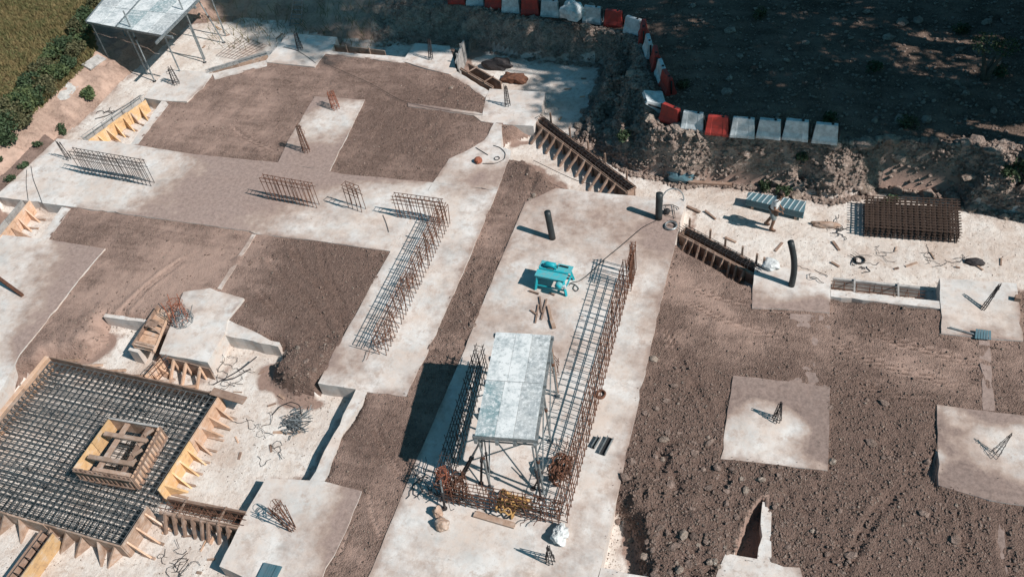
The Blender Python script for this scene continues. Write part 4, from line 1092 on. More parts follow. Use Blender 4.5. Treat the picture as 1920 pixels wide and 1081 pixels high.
# ------------------------------------------------------------------ black pipes
def pipe(label, pts, r):
    t = put('drain_pipe', tube_mesh('pipe', pts, r, 'plastic_black', 14)); tag(t, label, 'pipe'); t['group'] = 'black pipes standing out of the concrete'
    return t
def up(px, z=0, off=(0, 0), h=1.0, n=6, curve=0.0, zb=0):
    p = W(*px, zb); return [p + Vector((off[0] * (i / n) + curve * math.sin(math.pi * i / n), off[1] * (i / n), h * i / n - .02)) for i in range(n + 1)]
pipe('straight black pipe standing alone above the cyan saw', up((1036,446), off=(-.12, .12), h=1.15), .115)
pipe('thick black pipe beside the bent wires at the corner of the long slab', up((1235,409), off=(.0, .15), h=1.05), .125)
pipe('tall bent black pipe on the cap at the right', up((1484,534), off=(-.22, .25), h=1.7, curve=.10, n=10), .10)

# ------------------------------------------------------------------ scaffold tables
def quadp(c, u, v):   # corners TL TR BL BR
    return c[0].lerp(c[1], u).lerp(c[2].lerp(c[3], u), v)
def panel_piece(parent, c, u0, u1, v0, v1, z, th, mat, name='deck_panel'):
    V = [quadp(c, u0, v0), quadp(c, u1, v0), quadp(c, u1, v1), quadp(c, u0, v1)]
    dz = random.uniform(-.008, .008)
    lo = [Vector((v.x, v.y, z + dz)) for v in V]; hi = [Vector((v.x, v.y, z + th + dz)) for v in V]
    put(name, mesh_np('panel', lo + hi, [(3,2,1,0)[::-1],(4,5,6,7)[::-1],(0,1,5,4),(1,2,6,5),(2,3,7,6),(3,0,4,7)], M[mat]), parent)
ZD = 2.75
c = [W(930,622,ZD), W(1033,627,ZD), W(890,815,ZD), W(1002,823,ZD)]
st_ = thing('scaffold_table', 'slab scaffold table with six grey slurry stained deck panels over the lift core', 'scaffold table', (sum(c, Vector()) / 4).to_2d().to_3d())
cols = [(0, .37), (.375, .67), (.675, 1.0)]; colsB = [(0, .33), (.335, .64), (.645, 1.0)]
for (u0, u1), mt in zip(cols, ('panel_white', 'panel_white', 'panel_grey')): panel_piece(st_, c, u0, u1, 0, .485, ZD - .03, .03, mt)
for (u0, u1), mt in zip(colsB, ('panel_teal', 'panel_white', 'panel_grey')): panel_piece(st_, c, u0, u1, .49, 1.0, ZD - .03, .03, mt)
for v in (0.01, .25, .485, .75, .99):
    a = quadp(c, -.05, v); b = quadp(c, 1.05, v); beam('cross_beam', (a.x, a.y, ZD - .11), (b.x, b.y, ZD - .11), .08, .12, 'steel', st_)
for u in (.0, .36, .66, 1.0):
    a = quadp(c, u, -.02); b = quadp(c, u, 1.02); beam('main_beam', (a.x, a.y, ZD - .23), (b.x, b.y, ZD - .23), .08, .12, 'steel', st_)
posts = []
for u in (0.02, .98):
    for v in (.03, .49, .97):
        p = quadp(c, u, v); posts.append(p); rod('post', (p.x, p.y, 0), (p.x, p.y, ZD - .17), .032, 'steel', st_, 8)
        beam('base_plate', (p.x - .08, p.y, .01), (p.x + .08, p.y, .01), .16, .02, 'steel', st_)
        rod('collar', (p.x, p.y, 1.5), (p.x, p.y, 1.62), .05, 'rust', st_, 8)
for (i, j) in ((0, 1), (1, 2), (3, 4), (4, 5)):
    a, b = posts[i], posts[j]
    rod('side_brace', (a.x, a.y, .3), (b.x, b.y, 2.3), .02, 'steel', st_); rod('side_brace', (a.x, a.y, 2.3), (b.x, b.y, .3), .02, 'steel', st_)
for (i, j) in ((2, 5), (0, 3)):
    a, b = posts[i], posts[j]; rod('end_rail', (a.x, a.y, ZD - .4), (b.x, b.y, ZD - .4), .022, 'steel', st_)
a, b = quadp(c, 1.0, 0.03), W(1046,736)
rod('raking_prop', (a.x, a.y, ZD - .2), (b.x, b.y, 0.02), .03, 'board_brown', st_)
def prop(label, p0, p1, z1, r=.028, z0=0, mat='rebar'):
    a = W(*p0, z0); b = W(*p1, z1)
    t = thing('steel_prop', label, 'prop', a)
    mid = a.lerp(b, .55)
    rod('outer_tube', a, mid, r * 1.25, mat, t, 8); rod('inner_tube', mid, b, r * .9, 'steel', t, 8)
    rod('collar', mid - (b - a).normalized() * .05, mid + (b - a).normalized() * .05, r * 1.9, mat, t, 8)
    rod('foot', a, a + Vector((0, 0, .015)), .08, mat, t, 8)
    return t
prop('raking prop with its foot in front of the near core wall, leftmost of the fan', (858,900), (905,820), 2.3)
prop('second raking prop of the fan under the near edge of the table', (868,893), (900,826), 2.2)
prop('upright prop in the middle of the fan', (902,905), (904,825), 2.2)
prop('thin prop right of the middle of the fan', (915,880), (908,822), 2.2, .022)
prop('prop at the right of the fan reaching the rebar wall', (920,915), (895,812), 2.3)
prop('long prop below the near right corner of the table', (1014,934), (998,836), 2.3)
prop('short prop leaning over the rusty coil', (1000,915), (1030,860), 1.2, .02)
prop('thin steel tube propped at the far left of the near wall', (834,952), (826,900), 1.1, .03)
# tin canopy at the upper left
ZC = 2.0
c = [W(197,-3,ZC), W(374,-4,ZC), W(162,40,ZC), W(305,66,ZC)]
dv = (c[0] - c[2]) ; dv2 = (c[1] - c[3])
c[0] = c[2] + dv * 2.0; c[1] = c[3] + dv2 * 1.6
cn = thing('canopy', 'white streaked flat canopy on poles at the grass edge, top left', 'canopy', (sum(c, Vector()) / 4).to_2d().to_3d())
for i in range(5):
    for j in range(3):
        panel_piece(cn, c, i / 5 + .002, (i + 1) / 5 - .002, j / 3 + .002, (j + 1) / 3 - .002, ZC - .03, .03, ('panel_white', 'panel_grey', 'panel_white', 'panel_white', 'panel_teal')[(i + j) % 5], 'roof_panel')
for v in (.02, .5, .98):
    a = quadp(c, -.02, v); b = quadp(c, 1.1 if v > .9 else 1.03, v); beam('beam', (a.x, a.y, ZC - .1), (b.x, b.y, ZC - .1), .08, .12, 'steel', cn)
for u in (-.005, .4, 1.005):
    a = quadp(c, u, -.02); b = quadp(c, u, 1.0); 
    if u > 1: b = quadp(c, u, 1.12)
    beam('beam', (a.x, a.y, ZC - .02), (b.x, b.y, ZC - .02), .07, .12, 'steel', cn)
for (u, v) in ((.03, .97), (.5, .97), (.98, .97), (.98, .6), (.98, .2), (.03, .5)):
    p = quadp(c, u, v); gz = float(height(np.array([p.x]), np.array([p.y]))[0]); rod('post', (p.x, p.y, gz - .05), (p.x, p.y, ZC - .05), .035, 'steel', cn, 8)
def pole(label, p0, p1, z1, r=.032):
    a = W(*p0, ZF); b = W(*p1, z1); t = thing('scaffold_pole', label, 'pole', a); rod('tube', a, b, r, 'steel', t, 8); rod('foot', a, a + Vector((0, 0, .02)), .09, 'rebar', t, 8)
    m_ = a.lerp(b, .62); rod('clamp', m_ - Vector((0, 0, .05)), m_ + Vector((0, 0, .05)), .055, 'rebar', t, 8); return t
pole('tall steel pole in front of the white canopy, nearest the left cap', (290,152), (231,20), 2.75)
pole('tall steel pole at the right edge of the white canopy', (384,117), (333,-6), 2.6)
pole('shorter slanting pole right of the white canopy', (420,80), (372,0), 1.6)
# ladder standing at the top edge
la = thing('steel_ladder', 'steel ladder leaning on the bank at the top edge above the white cap', 'ladder', W(556,50,ZF))
a0, a1 = W(543,48,ZF), W(565,50,ZF); b0, b1 = W(553,-12,1.2), W(568,-12,1.2)
rod('rail', a0, b0, .035, 'steel', la, 6); rod('rail', a1, b1, .035, 'steel', la, 6)
for i in range(7): s = (i + .6) / 7; rod('rung', a0.lerp(b0, s), a1.lerp(b1, s), .022, 'steel', la, 6)

# ------------------------------------------------------------------ barriers
def barrier_mesh(mat):
    """plastic water barrier: wide foot, waisted sides, ribs and end tenons"""
    prof = [(.25,0),(.25,.12),(.17,.30),(.10,.72),(.08,.78),(-.08,.78),(-.10,.72),(-.17,.30),(-.25,.12),(-.25,0)]
    bm = bmesh.new(); rings = []
    for x in (-.56,-.53,-.30,-.27,-.03,.03,.27,.30,.53,.56):
        sc = .93 if abs(x) == .56 else 1.0
        inset = .93 if abs(x) in (.27,.03) else 1.0
        k = 1 - .16 * 1
        rings.append([bm.verts.new((x * .84 * (1 - .17 * (z / .78) ** 1.1), y * sc * inset, z * (1 if sc == 1 else .99))) for y, z in prof])
    n = len(prof)
    for a, b in zip(rings, rings[1:]):
        for i in range(n - 1): bm.faces.new((a[i], b[i], b[i + 1], a[i + 1]))
        bm.faces.new((a[n - 1], b[n - 1], b[0], a[0]))
    bm.faces.new(rings[0]); bm.faces.new(rings[-1][::-1])
    bmesh.ops.recalc_face_normals(bm, faces=bm.faces[:])
    me = bpy.data.meshes.new('barrier_body'); bm.to_mesh(me); bm.free(); me.materials.append(M[mat]); return me
BM = {'w': barrier_mesh('white_plastic'), 'r': barrier_mesh('red_plastic')}
cap_me = tube_mesh('filler_cap', [(0, 0, 0), (0, 0, .04)], .05, 'rubber', 10)
ten_me = tube_mesh('tenon', [(0, 0, .1), (0, 0, .7)], .035, 'rubber', 8)
def barrier(px, py, col, ang, label, tip=0.0, z=None):
    gz = 1.2
    for _ in range(6): p = W(px, py, gz); gz = float(height(np.array([p.x]), np.array([p.y]))[0])
    t = thing('road_barrier', label, 'barrier', (p.x, p.y, gz + .01), math.radians(ang), 'plastic road barriers along the edge of the bank')
    mw = WM[t] @ Matrix.Rotation(math.radians(tip), 4, 'X') @ Matrix.Scale(random.uniform(.88, .94), 4)
    if tip: mw = Matrix.Translation((0, 0, .18)) @ mw
    put('body', BM[col], t, mw); put('filler_cap', cap_me, t, mw @ Matrix.Translation((.2, 0, .77)))
    for s in (-1, 1): put('joint_pin', ten_me, t, mw @ Matrix.Translation((s * .47, 0, 0)))
for args in (
 (858,4,'r',3,'red barrier at the top edge, farthest left of the line'),
 (893,8,'w',0,'white barrier just right of the farthest red one at the top edge'),
 (928,13,'r',-3,'second red barrier from the left along the top edge'),
 (960,20,'w',-2,'white barrier left of the red one beside the crumpled pile'),
 (996,25,'r',2,'red barrier left of the white one by the crumpled pile'),
 (1033,28,'w',-3,'white barrier touching the crumpled pale pile at the top'),
 (1112,40,'w',-8,'white barrier right of the crumpled pale pile'),
 (1152,47,'r',-10,'red barrier before the line turns the corner'),
 (1189,62,'w',-25,'white barrier where the line turns towards the viewer'),
 (1207,74,'r',-80,'red barrier seen end on just after the corner'),
 (1217,100,'w',-72,'white slanted barrier below the corner of the line'),
 (1230,123,'r',-75,'red shaded barrier halfway down the short side'),
 (1241,148,'w',-68,'white barrier above the tilted red one on the short side'),
 (1251,168,'r',-60,'tilted red barrier above the fallen white one'),
 (1258,228,'r',-28,'red barrier at the lower corner of the line'),
 (1299,240,'w',-5,'white barrier between the two lower red barriers'),
 (1345,248,'r',-3,'red barrier between white ones in the lower row'),
 (1392,252,'w',0,'white barrier just right of the last red one'),
 (1441,254,'w',-3,'third white barrier from the right end of the lower row'),
 (1491,257,'w',-3,'second white barrier from the right end'),
 (1546,263,'w',-2,'last white barrier at the right end of the lower row')):
    barrier(*args)
barrier(1240,200,'w',-70,'fallen white barrier tipped against the corner of the line', tip=60)
# crumpled sheet pile between barriers
def crumple(name, label, cat, p, sx, sy, sz, mat, seed, cuts=3, amp=.35):
    bm = bmesh.new(); bmesh.ops.create_icosphere(bm, subdivisions=cuts, radius=1.0)
    V = np.array([v.co for v in bm.verts]); n = (fbm(V[:, 0] * 1.3 + seed, V[:, 1] * 1.3 + V[:, 2], .7, 3, seed) - .5)
    for v, k in zip(bm.verts, n):
        v.co *= (1 + amp * 2 * k); v.co.x *= sx; v.co.y *= sy; v.co.z = max(v.co.z * sz, -sz * .35)
    me = bpy.data.meshes.new(name); bm.to_mesh(me); bm.free(); me.materials.append(M[mat])
    o = put(name, me, None, Matrix.Translation((p.x, p.y, p.z + sz * .35))); tag(o, label, cat); return o
crumple('plastic_heap', 'crumpled pale plastic heap between the barriers at the top', 'plastic sheet', W(1074,30,1.45), .55, .45, .55, 'white_plastic', 5, 3, .45)
crumple('cement_sack', 'white open woven sack slumped at the near corner of the core', 'sack', W(1050,1003,0), .24, .32, .26, 'bag', 9, 4, .45)
crumple('dark_tarp', 'dark bundled tarp at the foot of the rocky bank', 'tarp', W(1280,330,-.5), .6, .4, .3, 'sheet_blue', 14, 3, .3)
crumple('yellow_bundle', 'yellow orange bundle of sheeting inside the near core wall', 'bundle', W(976,944,0), .32, .16, .2, 'orange', 18, 3, .6)
crumple('cement_bag', 'pale slumped bag beside the formwork at the bent pipe cap', 'bag', W(1446,498,0), .3, .25, .2, 'bag', 19, 3, .35)
crumple('round_bag', 'brown round bag at the foot of the leaning tube, bottom centre', 'bag', W(829,984,0), .2, .2, .22, 'board_tan', 21, 3, .3)
crumple('prop_foot_bag', 'upper brown bag tied on the tube at the bottom centre', 'bag', W(822,962,0), .15, .15, .25, 'board_tan', 23, 3, .3)
crumple('red_heap', 'orange red lump beside the prop on the hose slab', 'lump', W(897,303,0), .16, .16, .16, 'redrust', 25, 2, .3)
crumple('rust_heap', 'dark rusty scrap heap behind the bright square cap', 'scrap heap', W(965,150,ZF), .55, .35, .3, 'rust', 27, 3, .5)
crumple('scrap_heap', 'second dark scrap heap at the dark edge behind the bright cap', 'scrap heap', W(935,125,ZF), .7, .35, .3, 'rebar', 28, 3, .5)
crumple('grey_machine', 'small grey motor beside the thick black pipe', 'motor', W(1250,398,0), .12, .12, .14, 'rubber', 29, 2, .2)
crumple('rag', 'dark rag lying on the pale ground far right', 'rag', W(1828,492,ZF), .3, .16, .12, 'rebar', 30, 3, .3)
crumple('brown_sack', 'long brown sack lying right of the stack of sheets', 'sack', W(1549,423,ZF), .5, .14, .14, 'board_tan', 31, 3, .4)

# ------------------------------------------------------------------ coils and wire
def ring(name, label, cat, p, R, r, mat, ax=(0, 0, 1), turns=1, jit=0.0, n=22):
    ax = Vector(ax).normalized(); u = ax.orthogonal().normalized(); v = ax.cross(u); ms = []
    for k in range(turns):
        c = p + ax * random.gauss(0, jit) + u * random.gauss(0, jit); rr = R * random.uniform(1 - jit, 1 + jit)
        ms.append(tube_mesh('r', [c + u * math.cos(a) * rr + v * math.sin(a) * rr + ax * random.gauss(0, jit * .4) for a in [6.2832 * i / n for i in range(n)]], r, mat, 5, True))
    o = put(name, join_meshes(name, ms, mat)); tag(o, label, cat); return o
ring('rusty_coil', 'thick rusty coil of wire leaning upright inside the core wall', 'wire coil', W(1052,892,0) + Vector((0, 0, .33)), .33, .02, 'rust', (1, -.35, .12), 14, .09)
ring('orange_hose_coil', 'orange brown hose coil lying against the near core wall', 'hose coil', W(952,945,0) + Vector((0, 0, .2)), .24, .025, 'orange', (.3, 1, .4), 9, .12)
ring('rust_ring', 'small rusty ring lying on the slab right of the core wall', 'ring', W(1127,739,0) + Vector((0, 0, .03)), .13, .028, 'rust', (0, 0, 1), 3, .02)
ring('rubber_ring', 'black rubber ring on the pale ground left of the loose mesh', 'ring', W(1611,488,ZF) + Vector((0, 0, .04)), .16, .035, 'rubber')
ring('hose_loop', 'small hose loop on the slab right of the orange lump', 'hose', W(932,297,0) + Vector((0, 0, .02)), .10, .014, 'rubber')
ring('wire_loop_machine', 'big bent wire loop by the thick black pipe', 'wire', W(1262,375,0) + Vector((0, 0, .06)), .38, .022, 'steel', (.2, -.9, .5))
ring('wheel_rim', 'pale round rim half sunk at the corner of the long slab', 'rim', W(1258,424,0) + Vector((0, 0, .05)), .2, .03, 'steel')
def wire(label, pts, r=.012, mat='rubber', z=0.02, name='cable', cat='cable', seg=5):
    P = []
    for i in range(len(pts) - 1):
        for k in range(6):
            s = k / 6; P.append(((pts[i][0] * (1 - s) + pts[i + 1][0] * s), (pts[i][1] * (1 - s) + pts[i + 1][1] * s), (pts[i][2] if len(pts[i]) > 2 else z)))
    P.append((pts[-1][0], pts[-1][1], pts[-1][2] if len(pts[-1]) > 2 else z))
    Pw = [W(*p) + Vector((0, 0, .0)) for p in P]
    # smooth
    for _ in range(3): Pw = [Pw[0]] + [(Pw[i - 1] + Pw[i] * 2 + Pw[i + 1]) / 4 for i in range(1, len(Pw) - 1)] + [Pw[-1]]
    o = put(name, tube_mesh(name, Pw, r, mat, seg)); tag(o, label, cat); return o
wire('black power cable running from the cyan saw to the corner pipe', [(1066,535,.3),(1072,528),(1085,527),(1100,517),(1130,488),(1165,460),(1205,425),(1232,412)])
wire('looped end of cable beside the legs of the cyan saw', [(1068,530),(1078,532),(1086,540),(1080,546),(1074,540),(1078,533)])
wire('long thin cable crossing the soil bed at the top', [(608,118),(700,158),(750,188),(800,200),(860,210),(905,215)], .009)
wire('thin cable lying over the cap below the steel ladder', [(530,88),(555,93),(575,105),(592,118)], .009)
wire('dark hose curving round the slab with the orange lump', [(892,276),(915,290)], .012)
wire('hose bent in a wide arc at the right of the orange lump', [(905,306),(930,306),(946,298),(948,286),(938,276),(925,272)], .012)
wire('cable lying on the pale ground beside the strutted formwork', [(1000,300),(1045,322),(1080,338),(1112,346)], .012, z=-.02)
wire('curved wire on the white left end of the strip', [(58,310),(62,335),(72,360),(80,382)], .009)
wire('second curved wire on the white left end of the strip', [(50,318),(49,345),(53,375)], .009)
wire('dark bent bar lying below the wide rebar row', [(718,402),(724,416),(729,434)], .010)
wire('arched wire over the bundle of cut bars', [(510,777,ZF+.02),(525,760,ZF+.15),(545,752,ZF+.3),(562,758,ZF+.25),(565,776,ZF+.02)], .016)
wire('dark line of rebar lying in front of the canopy pit', [(178,222,ZF+.05),(200,217,ZF+.08),(230,200,ZF+.1),(265,178,ZF+.2)], .014, 'rebar', name='loose_bar', cat='rebar')
wire('long bar lying on the pale ground right of the white block', [(470,690,ZF+.02),(440,708,ZF+.1),(418,712,ZF+.1)], .02, 'rebar', name='loose_bar', cat='rebar')
wire('leaning bar rising from the pit right of the white block', [(400,720,ZF+.05),(450,693,ZF+.3),(481,668,ZF+.5)], .02, 'rebar', name='loose_bar', cat='rebar')
# bent bars by the thick pipe
wm = thing('bent_bar_frame', 'frame of bent bars beside the thick black pipe', 'bar frame', W(1258,400,0))
for pts in ([(1244,384),(1262,383),(1264,394),(1250,394)], [(1262,384),(1271,388),(1273,392)], [(1264,394),(1266,408),(1250,402),(1248,386)], [(1255,412),(1268,415),(1266,424),(1252,420)]):
    P = [W(x, y, .05) for x, y in pts]; put('bar', tube_mesh('bar', P, .014, 'rebar', 5), wm)

# cut bar bundle
cb = thing('bar_bundle', 'round heap of pale cut bars on the pale pit floor', 'bar heap', W(558,792,ZF))
cc = W(558,792,ZF)
for i in range(120):
    a = random.gauss(.3, .9); L = random.uniform(.12, .35); p = cc + Vector((random.gauss(-.1, .20), random.gauss(-.05, .17), .03 + abs(random.gauss(0, .07))))
    rod('cut_bar', p, p + Vector((math.cos(a) * L, math.sin(a) * L, random.uniform(-.03, .05))), .014, 'steel' if i % 3 else 'slatebar', cb, 4)

# ------------------------------------------------------------------ planks and small timbers
def plank(label, p0, p1, z=0.03, w_=.12, h_=.05, mat='board_tan', name='timber_plank', cat='plank', group=None, z1=None):
    a = W(*p0, z); b = W(*p1, z if z1 is None else z1)
    o = beam(name, a, b, w_, h_, mat, None); tag(o, label, cat, group); return o
plank('long tan plank lying on the slab in front of the core', (889,963), (965,985), .04, .14, .06)
plank('thin plank lying beside the long tan plank', (893,958), (966,981), .03, .06, .04)
def channel(label, p0, p1, w_):
    a = W(*p0, .0); b = W(*p1, .0); t = thing('steel_channel', label, 'channel', a)
    z = Vector((0, 0, .03)); d = (b - a).normalized(); n = Vector((-d.y, d.x, 0))
    beam('web', a + z, b + z, w_, .02, 'rubber', t)
    for s in (-1, 1): beam('flange', a + z + n * s * w_ / 2 + Vector((0, 0, .04)), b + z + n * s * w_ / 2 + Vector((0, 0, .04)), .015, .10, 'steel', t)
channel('larger dark steel channel lying on the slab right of the core', (1145,821), (1129,852), .17)
channel('smaller dark steel channel next to the larger one', (1124,820), (1112,840), .09)
plank('brown beam lying along the foot of the bank right of the tarp', (1292,341), (1372,346), ZF + .08, .14, .12, 'board_brown')
plank('thin board on the pale ground left of the worker', (1288,386), (1313,397), ZF + .05, .08, .05, 'board_brown')
plank('short board on the pale ground near the worker shadow', (1322,394), (1342,410), ZF + .05, .06, .05, 'board_brown')
plank('sloping dark timber at the left edge of the picture', (-6,518), (42,553), .35, .12, .12, 'rust', z1=.05)
plank('light offcut on the slab above the scaffold table', (1028,572), (1037,614), .04, .08, .05, 'board_tan')
plank('thick tan offcut beside the fallen rebar panel', (1034,598), (1039,614), .05, .12, .07, 'board_tan')
for i, (a, b_) in enumerate((((1015,598),(1025,560)),((995,580),(1008,590)),((1004,604),(1010,570)),((992,544),(1010,550)),((1012,555),(1016,585)),((1030,548),(1040,552)))):
    plank('small dark timber scrap scattered below the cyan saw', a, b_, .03, .05, .04, 'board_brown', 'wood_scrap', 'wood scrap', 'timber scraps below the saw')
#plank('stacked loose board below the sheets left part', (1410,383), (1476,398), ZF + .04, .1, .06, 'board_tan')
#plank('dark bearer in front of the stack of sheets', (1444,409), (1470,411), ZF + .1, .10, .10, 'board_brown')
plank('metal strip lying at the near edge of the bluish cap', (1780,613), (1830,627), .03, .05, .04, 'steel')
plank('brick like block at the right edge of the bluish cap', (1903,557), (1914,559), .08, .16, .14, 'board_brown', 'block', 'block')
pl = thing('blue_pallet', 'grey slatted pallet at the bottom edge on the big cap', 'pallet', W(505,1068,0))
for i in range(7):
    s = i / 6; a = W(499 + 27 * s, 1054 + 6 * s, .06); b = W(484 + 27 * s, 1084 + 6 * s, .06); beam('slat', a, b, .11, .025, 'sheet_blue', pl)
for s in (.1, .9):
    a = W(499, 1054, .02).lerp(W(484, 1084, .02), s); b = W(526, 1060, .02).lerp(W(511, 1090, .02), s); beam('bearer', a, b, .08, .05, 'board_grey', pl)
pl = thing('slatted_crate', 'small blue slatted panel at the near edge of the bluish cap', 'slat panel', W(1843,628,0))
for i in range(6):
    s = i / 5; a = W(1832 + 24 * s, 616 + 3 * s, .12); b = W(1830 + 26 * s, 634 + 2 * s, .02); beam('slat', a, b, .06, .025, 'sheet_blue', pl)

# scraps of wood on the pit floor and around
def scraps(n, boxpx, z, label, group, mats=('board_tan', 'board_brown', 'ply_orange')):
    for i in range(n):
        x, y = random.uniform(*boxpx[0]), random.uniform(*boxpx[1]); p = W(x, y, z); a = random.uniform(0, 3.14); L = random.uniform(.12, .5)
        o = beam('wood_scrap', p + Vector((0, 0, .02)), p + Vector((math.cos(a) * L, math.sin(a) * L, .02 + random.uniform(0, .03))), random.uniform(.03, .09), .03, random.choice(mats), None)
        tag(o, label, 'wood scrap', group)
scraps(9, ((430, 560), (700, 900)), ZF, 'small wood scrap lying on the pale pit floor left of the slim beam', 'wood scraps on the pit floor')
scraps(6, ((300, 400), (985, 1075)), ZF, 'small wood scrap on the pale floor below the dark formwork', 'wood scraps below the dark formwork')
scraps(5, ((1310, 1600), (440, 500)), ZF, 'small wood scrap on the pale ground behind the bent pipe cap', 'wood scraps behind the bent pipe')
scraps(7, ((1620, 1880), (470, 510)), ZF, 'small wood scrap on the pale ground below the loose mesh', 'wood scraps on the right hand floor', ('board_brown', 'board_tan'))
scraps(5, ((1020, 1110), (120, 240)), ZF, 'small wood scrap on the pale floor behind the bright cap', 'wood scraps behind the bright cap')
scraps(5, ((340, 520), (50, 110)), ZF, 'small wood scrap on the pale floor near the canopy', 'wood scraps near the canopy')
# loose wire tangles
def tangle(label, px, z, R, n, r=.008, mat='rebar', group=None):
    p = W(*px, z); ms = []
    for i in range(n):
        c = p + Vector((random.gauss(0, R * .4), random.gauss(0, R * .4), .03)); pts = []; a = random.uniform(0, 6.3)
        for k in range(7): c = c + Vector((math.cos(a), math.sin(a), random.gauss(0, .15))) * R * .28; c.z = max(c.z, z + .02); a += random.gauss(0, .8); pts.append(c.copy())
        ms.append(tube_mesh('w', pts, r, mat, 4))
    o = put('wire_tangle', join_meshes('wire_tangle', ms, mat)); tag(o, label, 'wire tangle', group)
tangle('wire tangle on the pale floor at the bottom left of the big cap', (360,1050), ZF, .5, 7)
tangle('thin wire tangle beside the bottom left gussets', (318,1065), ZF, .35, 6)
tangle('dark branchy wire tangle right of the white block', (425,700), ZF, .45, 12)
tangle('wires on the pit floor below the bundle of cut bars', (500,850), ZF, .5, 5, .008)
tangle('wires on the pit floor left of the slim beam shadow', (470,800), ZF, .5, 4, .008)
tangle('loose mesh of thin bars on the pale ground below the black grid', (1648,478), ZF, .35, 6, .007)
tangle('second loose mesh piece right of the first one on the pale ground', (1735,484), ZF, .3, 5, .007)
tangle('loose rods left of the rag on the far right ground', (1785,488), ZF, .3, 4, .008)
tangle('twisted wire beside the long brown sack', (1562,428), ZF, .3, 8, .012)
tangle('bars bent on the floor near the square black grid', (1618,500), ZF, .3, 4, .014)
tangle('wires around the base of the pair of black pipes cap', (1520,510), 0, .3, 4, .010)
tangle('wires tangled over the lower left of the core', (800,905), 0, .45, 12, .011)
tangle('wires tangled where near and left core walls meet', (850,915), .35, .4, 14, .012)
tangle('wires tangled at the lower end of the long rusty cage', (714,640), .15, .3, 14, .010, 'rust')
tangle('wires tangled in the middle of the long rusty cage', (768,530), .25, .3, 12, .010, 'rust')
tangle('wires lying inside the near right corner of the core', (1020,960), .2, .3, 9, .011, 'rust')
tangle('tangle of bars inside the right core wall near the coil', (1062,850), .3, .35, 12, .010, 'rust')
tangle('twigs and wires on the floor by the grassy bank', (195,212), ZF, .3, 5, .012)

# ------------------------------------------------------------------ black grid stack
gs = [W(1626,368,ZF + .45), W(1795,374,ZF + .45), W(1799,436,ZF + .45), W(1626,424,ZF + .45)]
gd = thing('rebar_grid_stack', 'black brown square rebar grid cage lying at the foot of the bank', 'rebar grid', W(1712,440,ZF))
for zz in (0.0, -.14, -.28, -.4):
    for i in range(17):
        s = i / 16 + random.uniform(-.008, .008); a = gs[0].lerp(gs[1], s); b = gs[3].lerp(gs[2], s); d = (b - a).normalized() * .1
        rod('bar', a - d * .5 + Vector((0, 0, zz)), b + d * .5 + Vector((0, 0, zz)), .02, 'gridsteel', gd, 5)
    for i in range(13):
        s = i / 12 + random.uniform(-.008, .008); a = gs[0].lerp(gs[3], s); b = gs[1].lerp(gs[2], s); d = (b - a).normalized() * .08
        rod('bar', a - d + Vector((0, 0, zz + .03)), b + d + Vector((0, 0, zz + .03)), .02, 'gridsteel', gd, 5)
vp_ = []
for i in range(17):
    for e in (0, 1):
        a = (gs[0].lerp(gs[1], i / 16), gs[3].lerp(gs[2], i / 16))[e]; vp_.append(tube_mesh('v', [a + Vector((0, 0, .05)), a - Vector((0, 0, .44))], .014, 'gridsteel', 4))
for i in range(13):
    for e in (0, 1):
        a = (gs[0].lerp(gs[3], i / 12), gs[1].lerp(gs[2], i / 12))[e]; vp_.append(tube_mesh('v', [a + Vector((0, 0, .05)), a - Vector((0, 0, .44))], .014, 'gridsteel', 4))
put('upright_bars', join_meshes('upright_bars', vp_, 'gridsteel'), gd)
# a loose flat mesh on the ground far right and near the top left
def flat_mesh(label, c4, z, nu, nv, r=.009):
    q_ = [W(*p, z) for p in c4]; t = thing('wire_mesh', label, 'wire mesh', q_[3])
    for i in range(nu): rod('bar', q_[0].lerp(q_[1], i / (nu - 1)), q_[3].lerp(q_[2], i / (nu - 1)), r, 'rust', t, 4)
    for i in range(nv): rod('bar', q_[0].lerp(q_[3], i / (nv - 1)) + Vector((0, 0, .01)), q_[1].lerp(q_[2], i / (nv - 1)) + Vector((0, 0, .01)), r, 'rust', t, 4)
0 and flat_mesh('faint wire mesh lying flat on the ground right of the black grid', [(1850,425),(1925,436),(1925,462),(1848,452)], ZF + .015, 9, 5, .006)
flat_mesh('wire mesh lying flat on the tan floor near the top left formwork', [(452,68),(500,85),(450,112),(405,104)], ZF + .04, 9, 7, .007)
0 and flat_mesh('wire mesh lying flat beside the sheets behind the worker', [(1580,388),(1612,392),(1608,408),(1570,404)], ZF + .03, 6, 4)

# ------------------------------------------------------------------ stack of ribbed sheets
sh_ = thing('sheet_stack', 'stack of grey blue ribbed sheets on bearers behind the worker', 'sheet stack', W(1450,392,ZF))
q_ = [W(1403,359,ZF+.42), W(1511,377,ZF+.42), W(1507,398,ZF+.42), W(1399,373,ZF+.42)]
for j in range(5):
    zz = ZF + .42 - .06 * j; o = random.uniform(-.02, .02)
    V = [Vector((v.x + o, v.y, zz - .05)) for v in q_] + [Vector((v.x + o, v.y, zz)) for v in q_]
    put('sheet', mesh_np('sheet', V, [(0,1,2,3),(4,7,6,5),(0,4,5,1),(1,5,6,2),(2,6,7,3),(3,7,4,0)], M['sheet_blue']), sh_)
for i in range(11):
    s = i / 10; a = q_[0].lerp(q_[1], s * .92 + .08); b = q_[3].lerp(q_[2], max(0, s * .92)); beam('rib', a + Vector((0, 0, .012)), b + Vector((0, 0, .012)), .03, .02, 'sheet_edge', sh_)
for s in (.12, .5, .88):
    a = q_[0].lerp(q_[1], s); b = q_[3].lerp(q_[2], s); beam('bearer', (a.x, a.y, ZF + .07), (b.x, b.y, ZF + .07), .09, .12, 'board_tan', sh_)

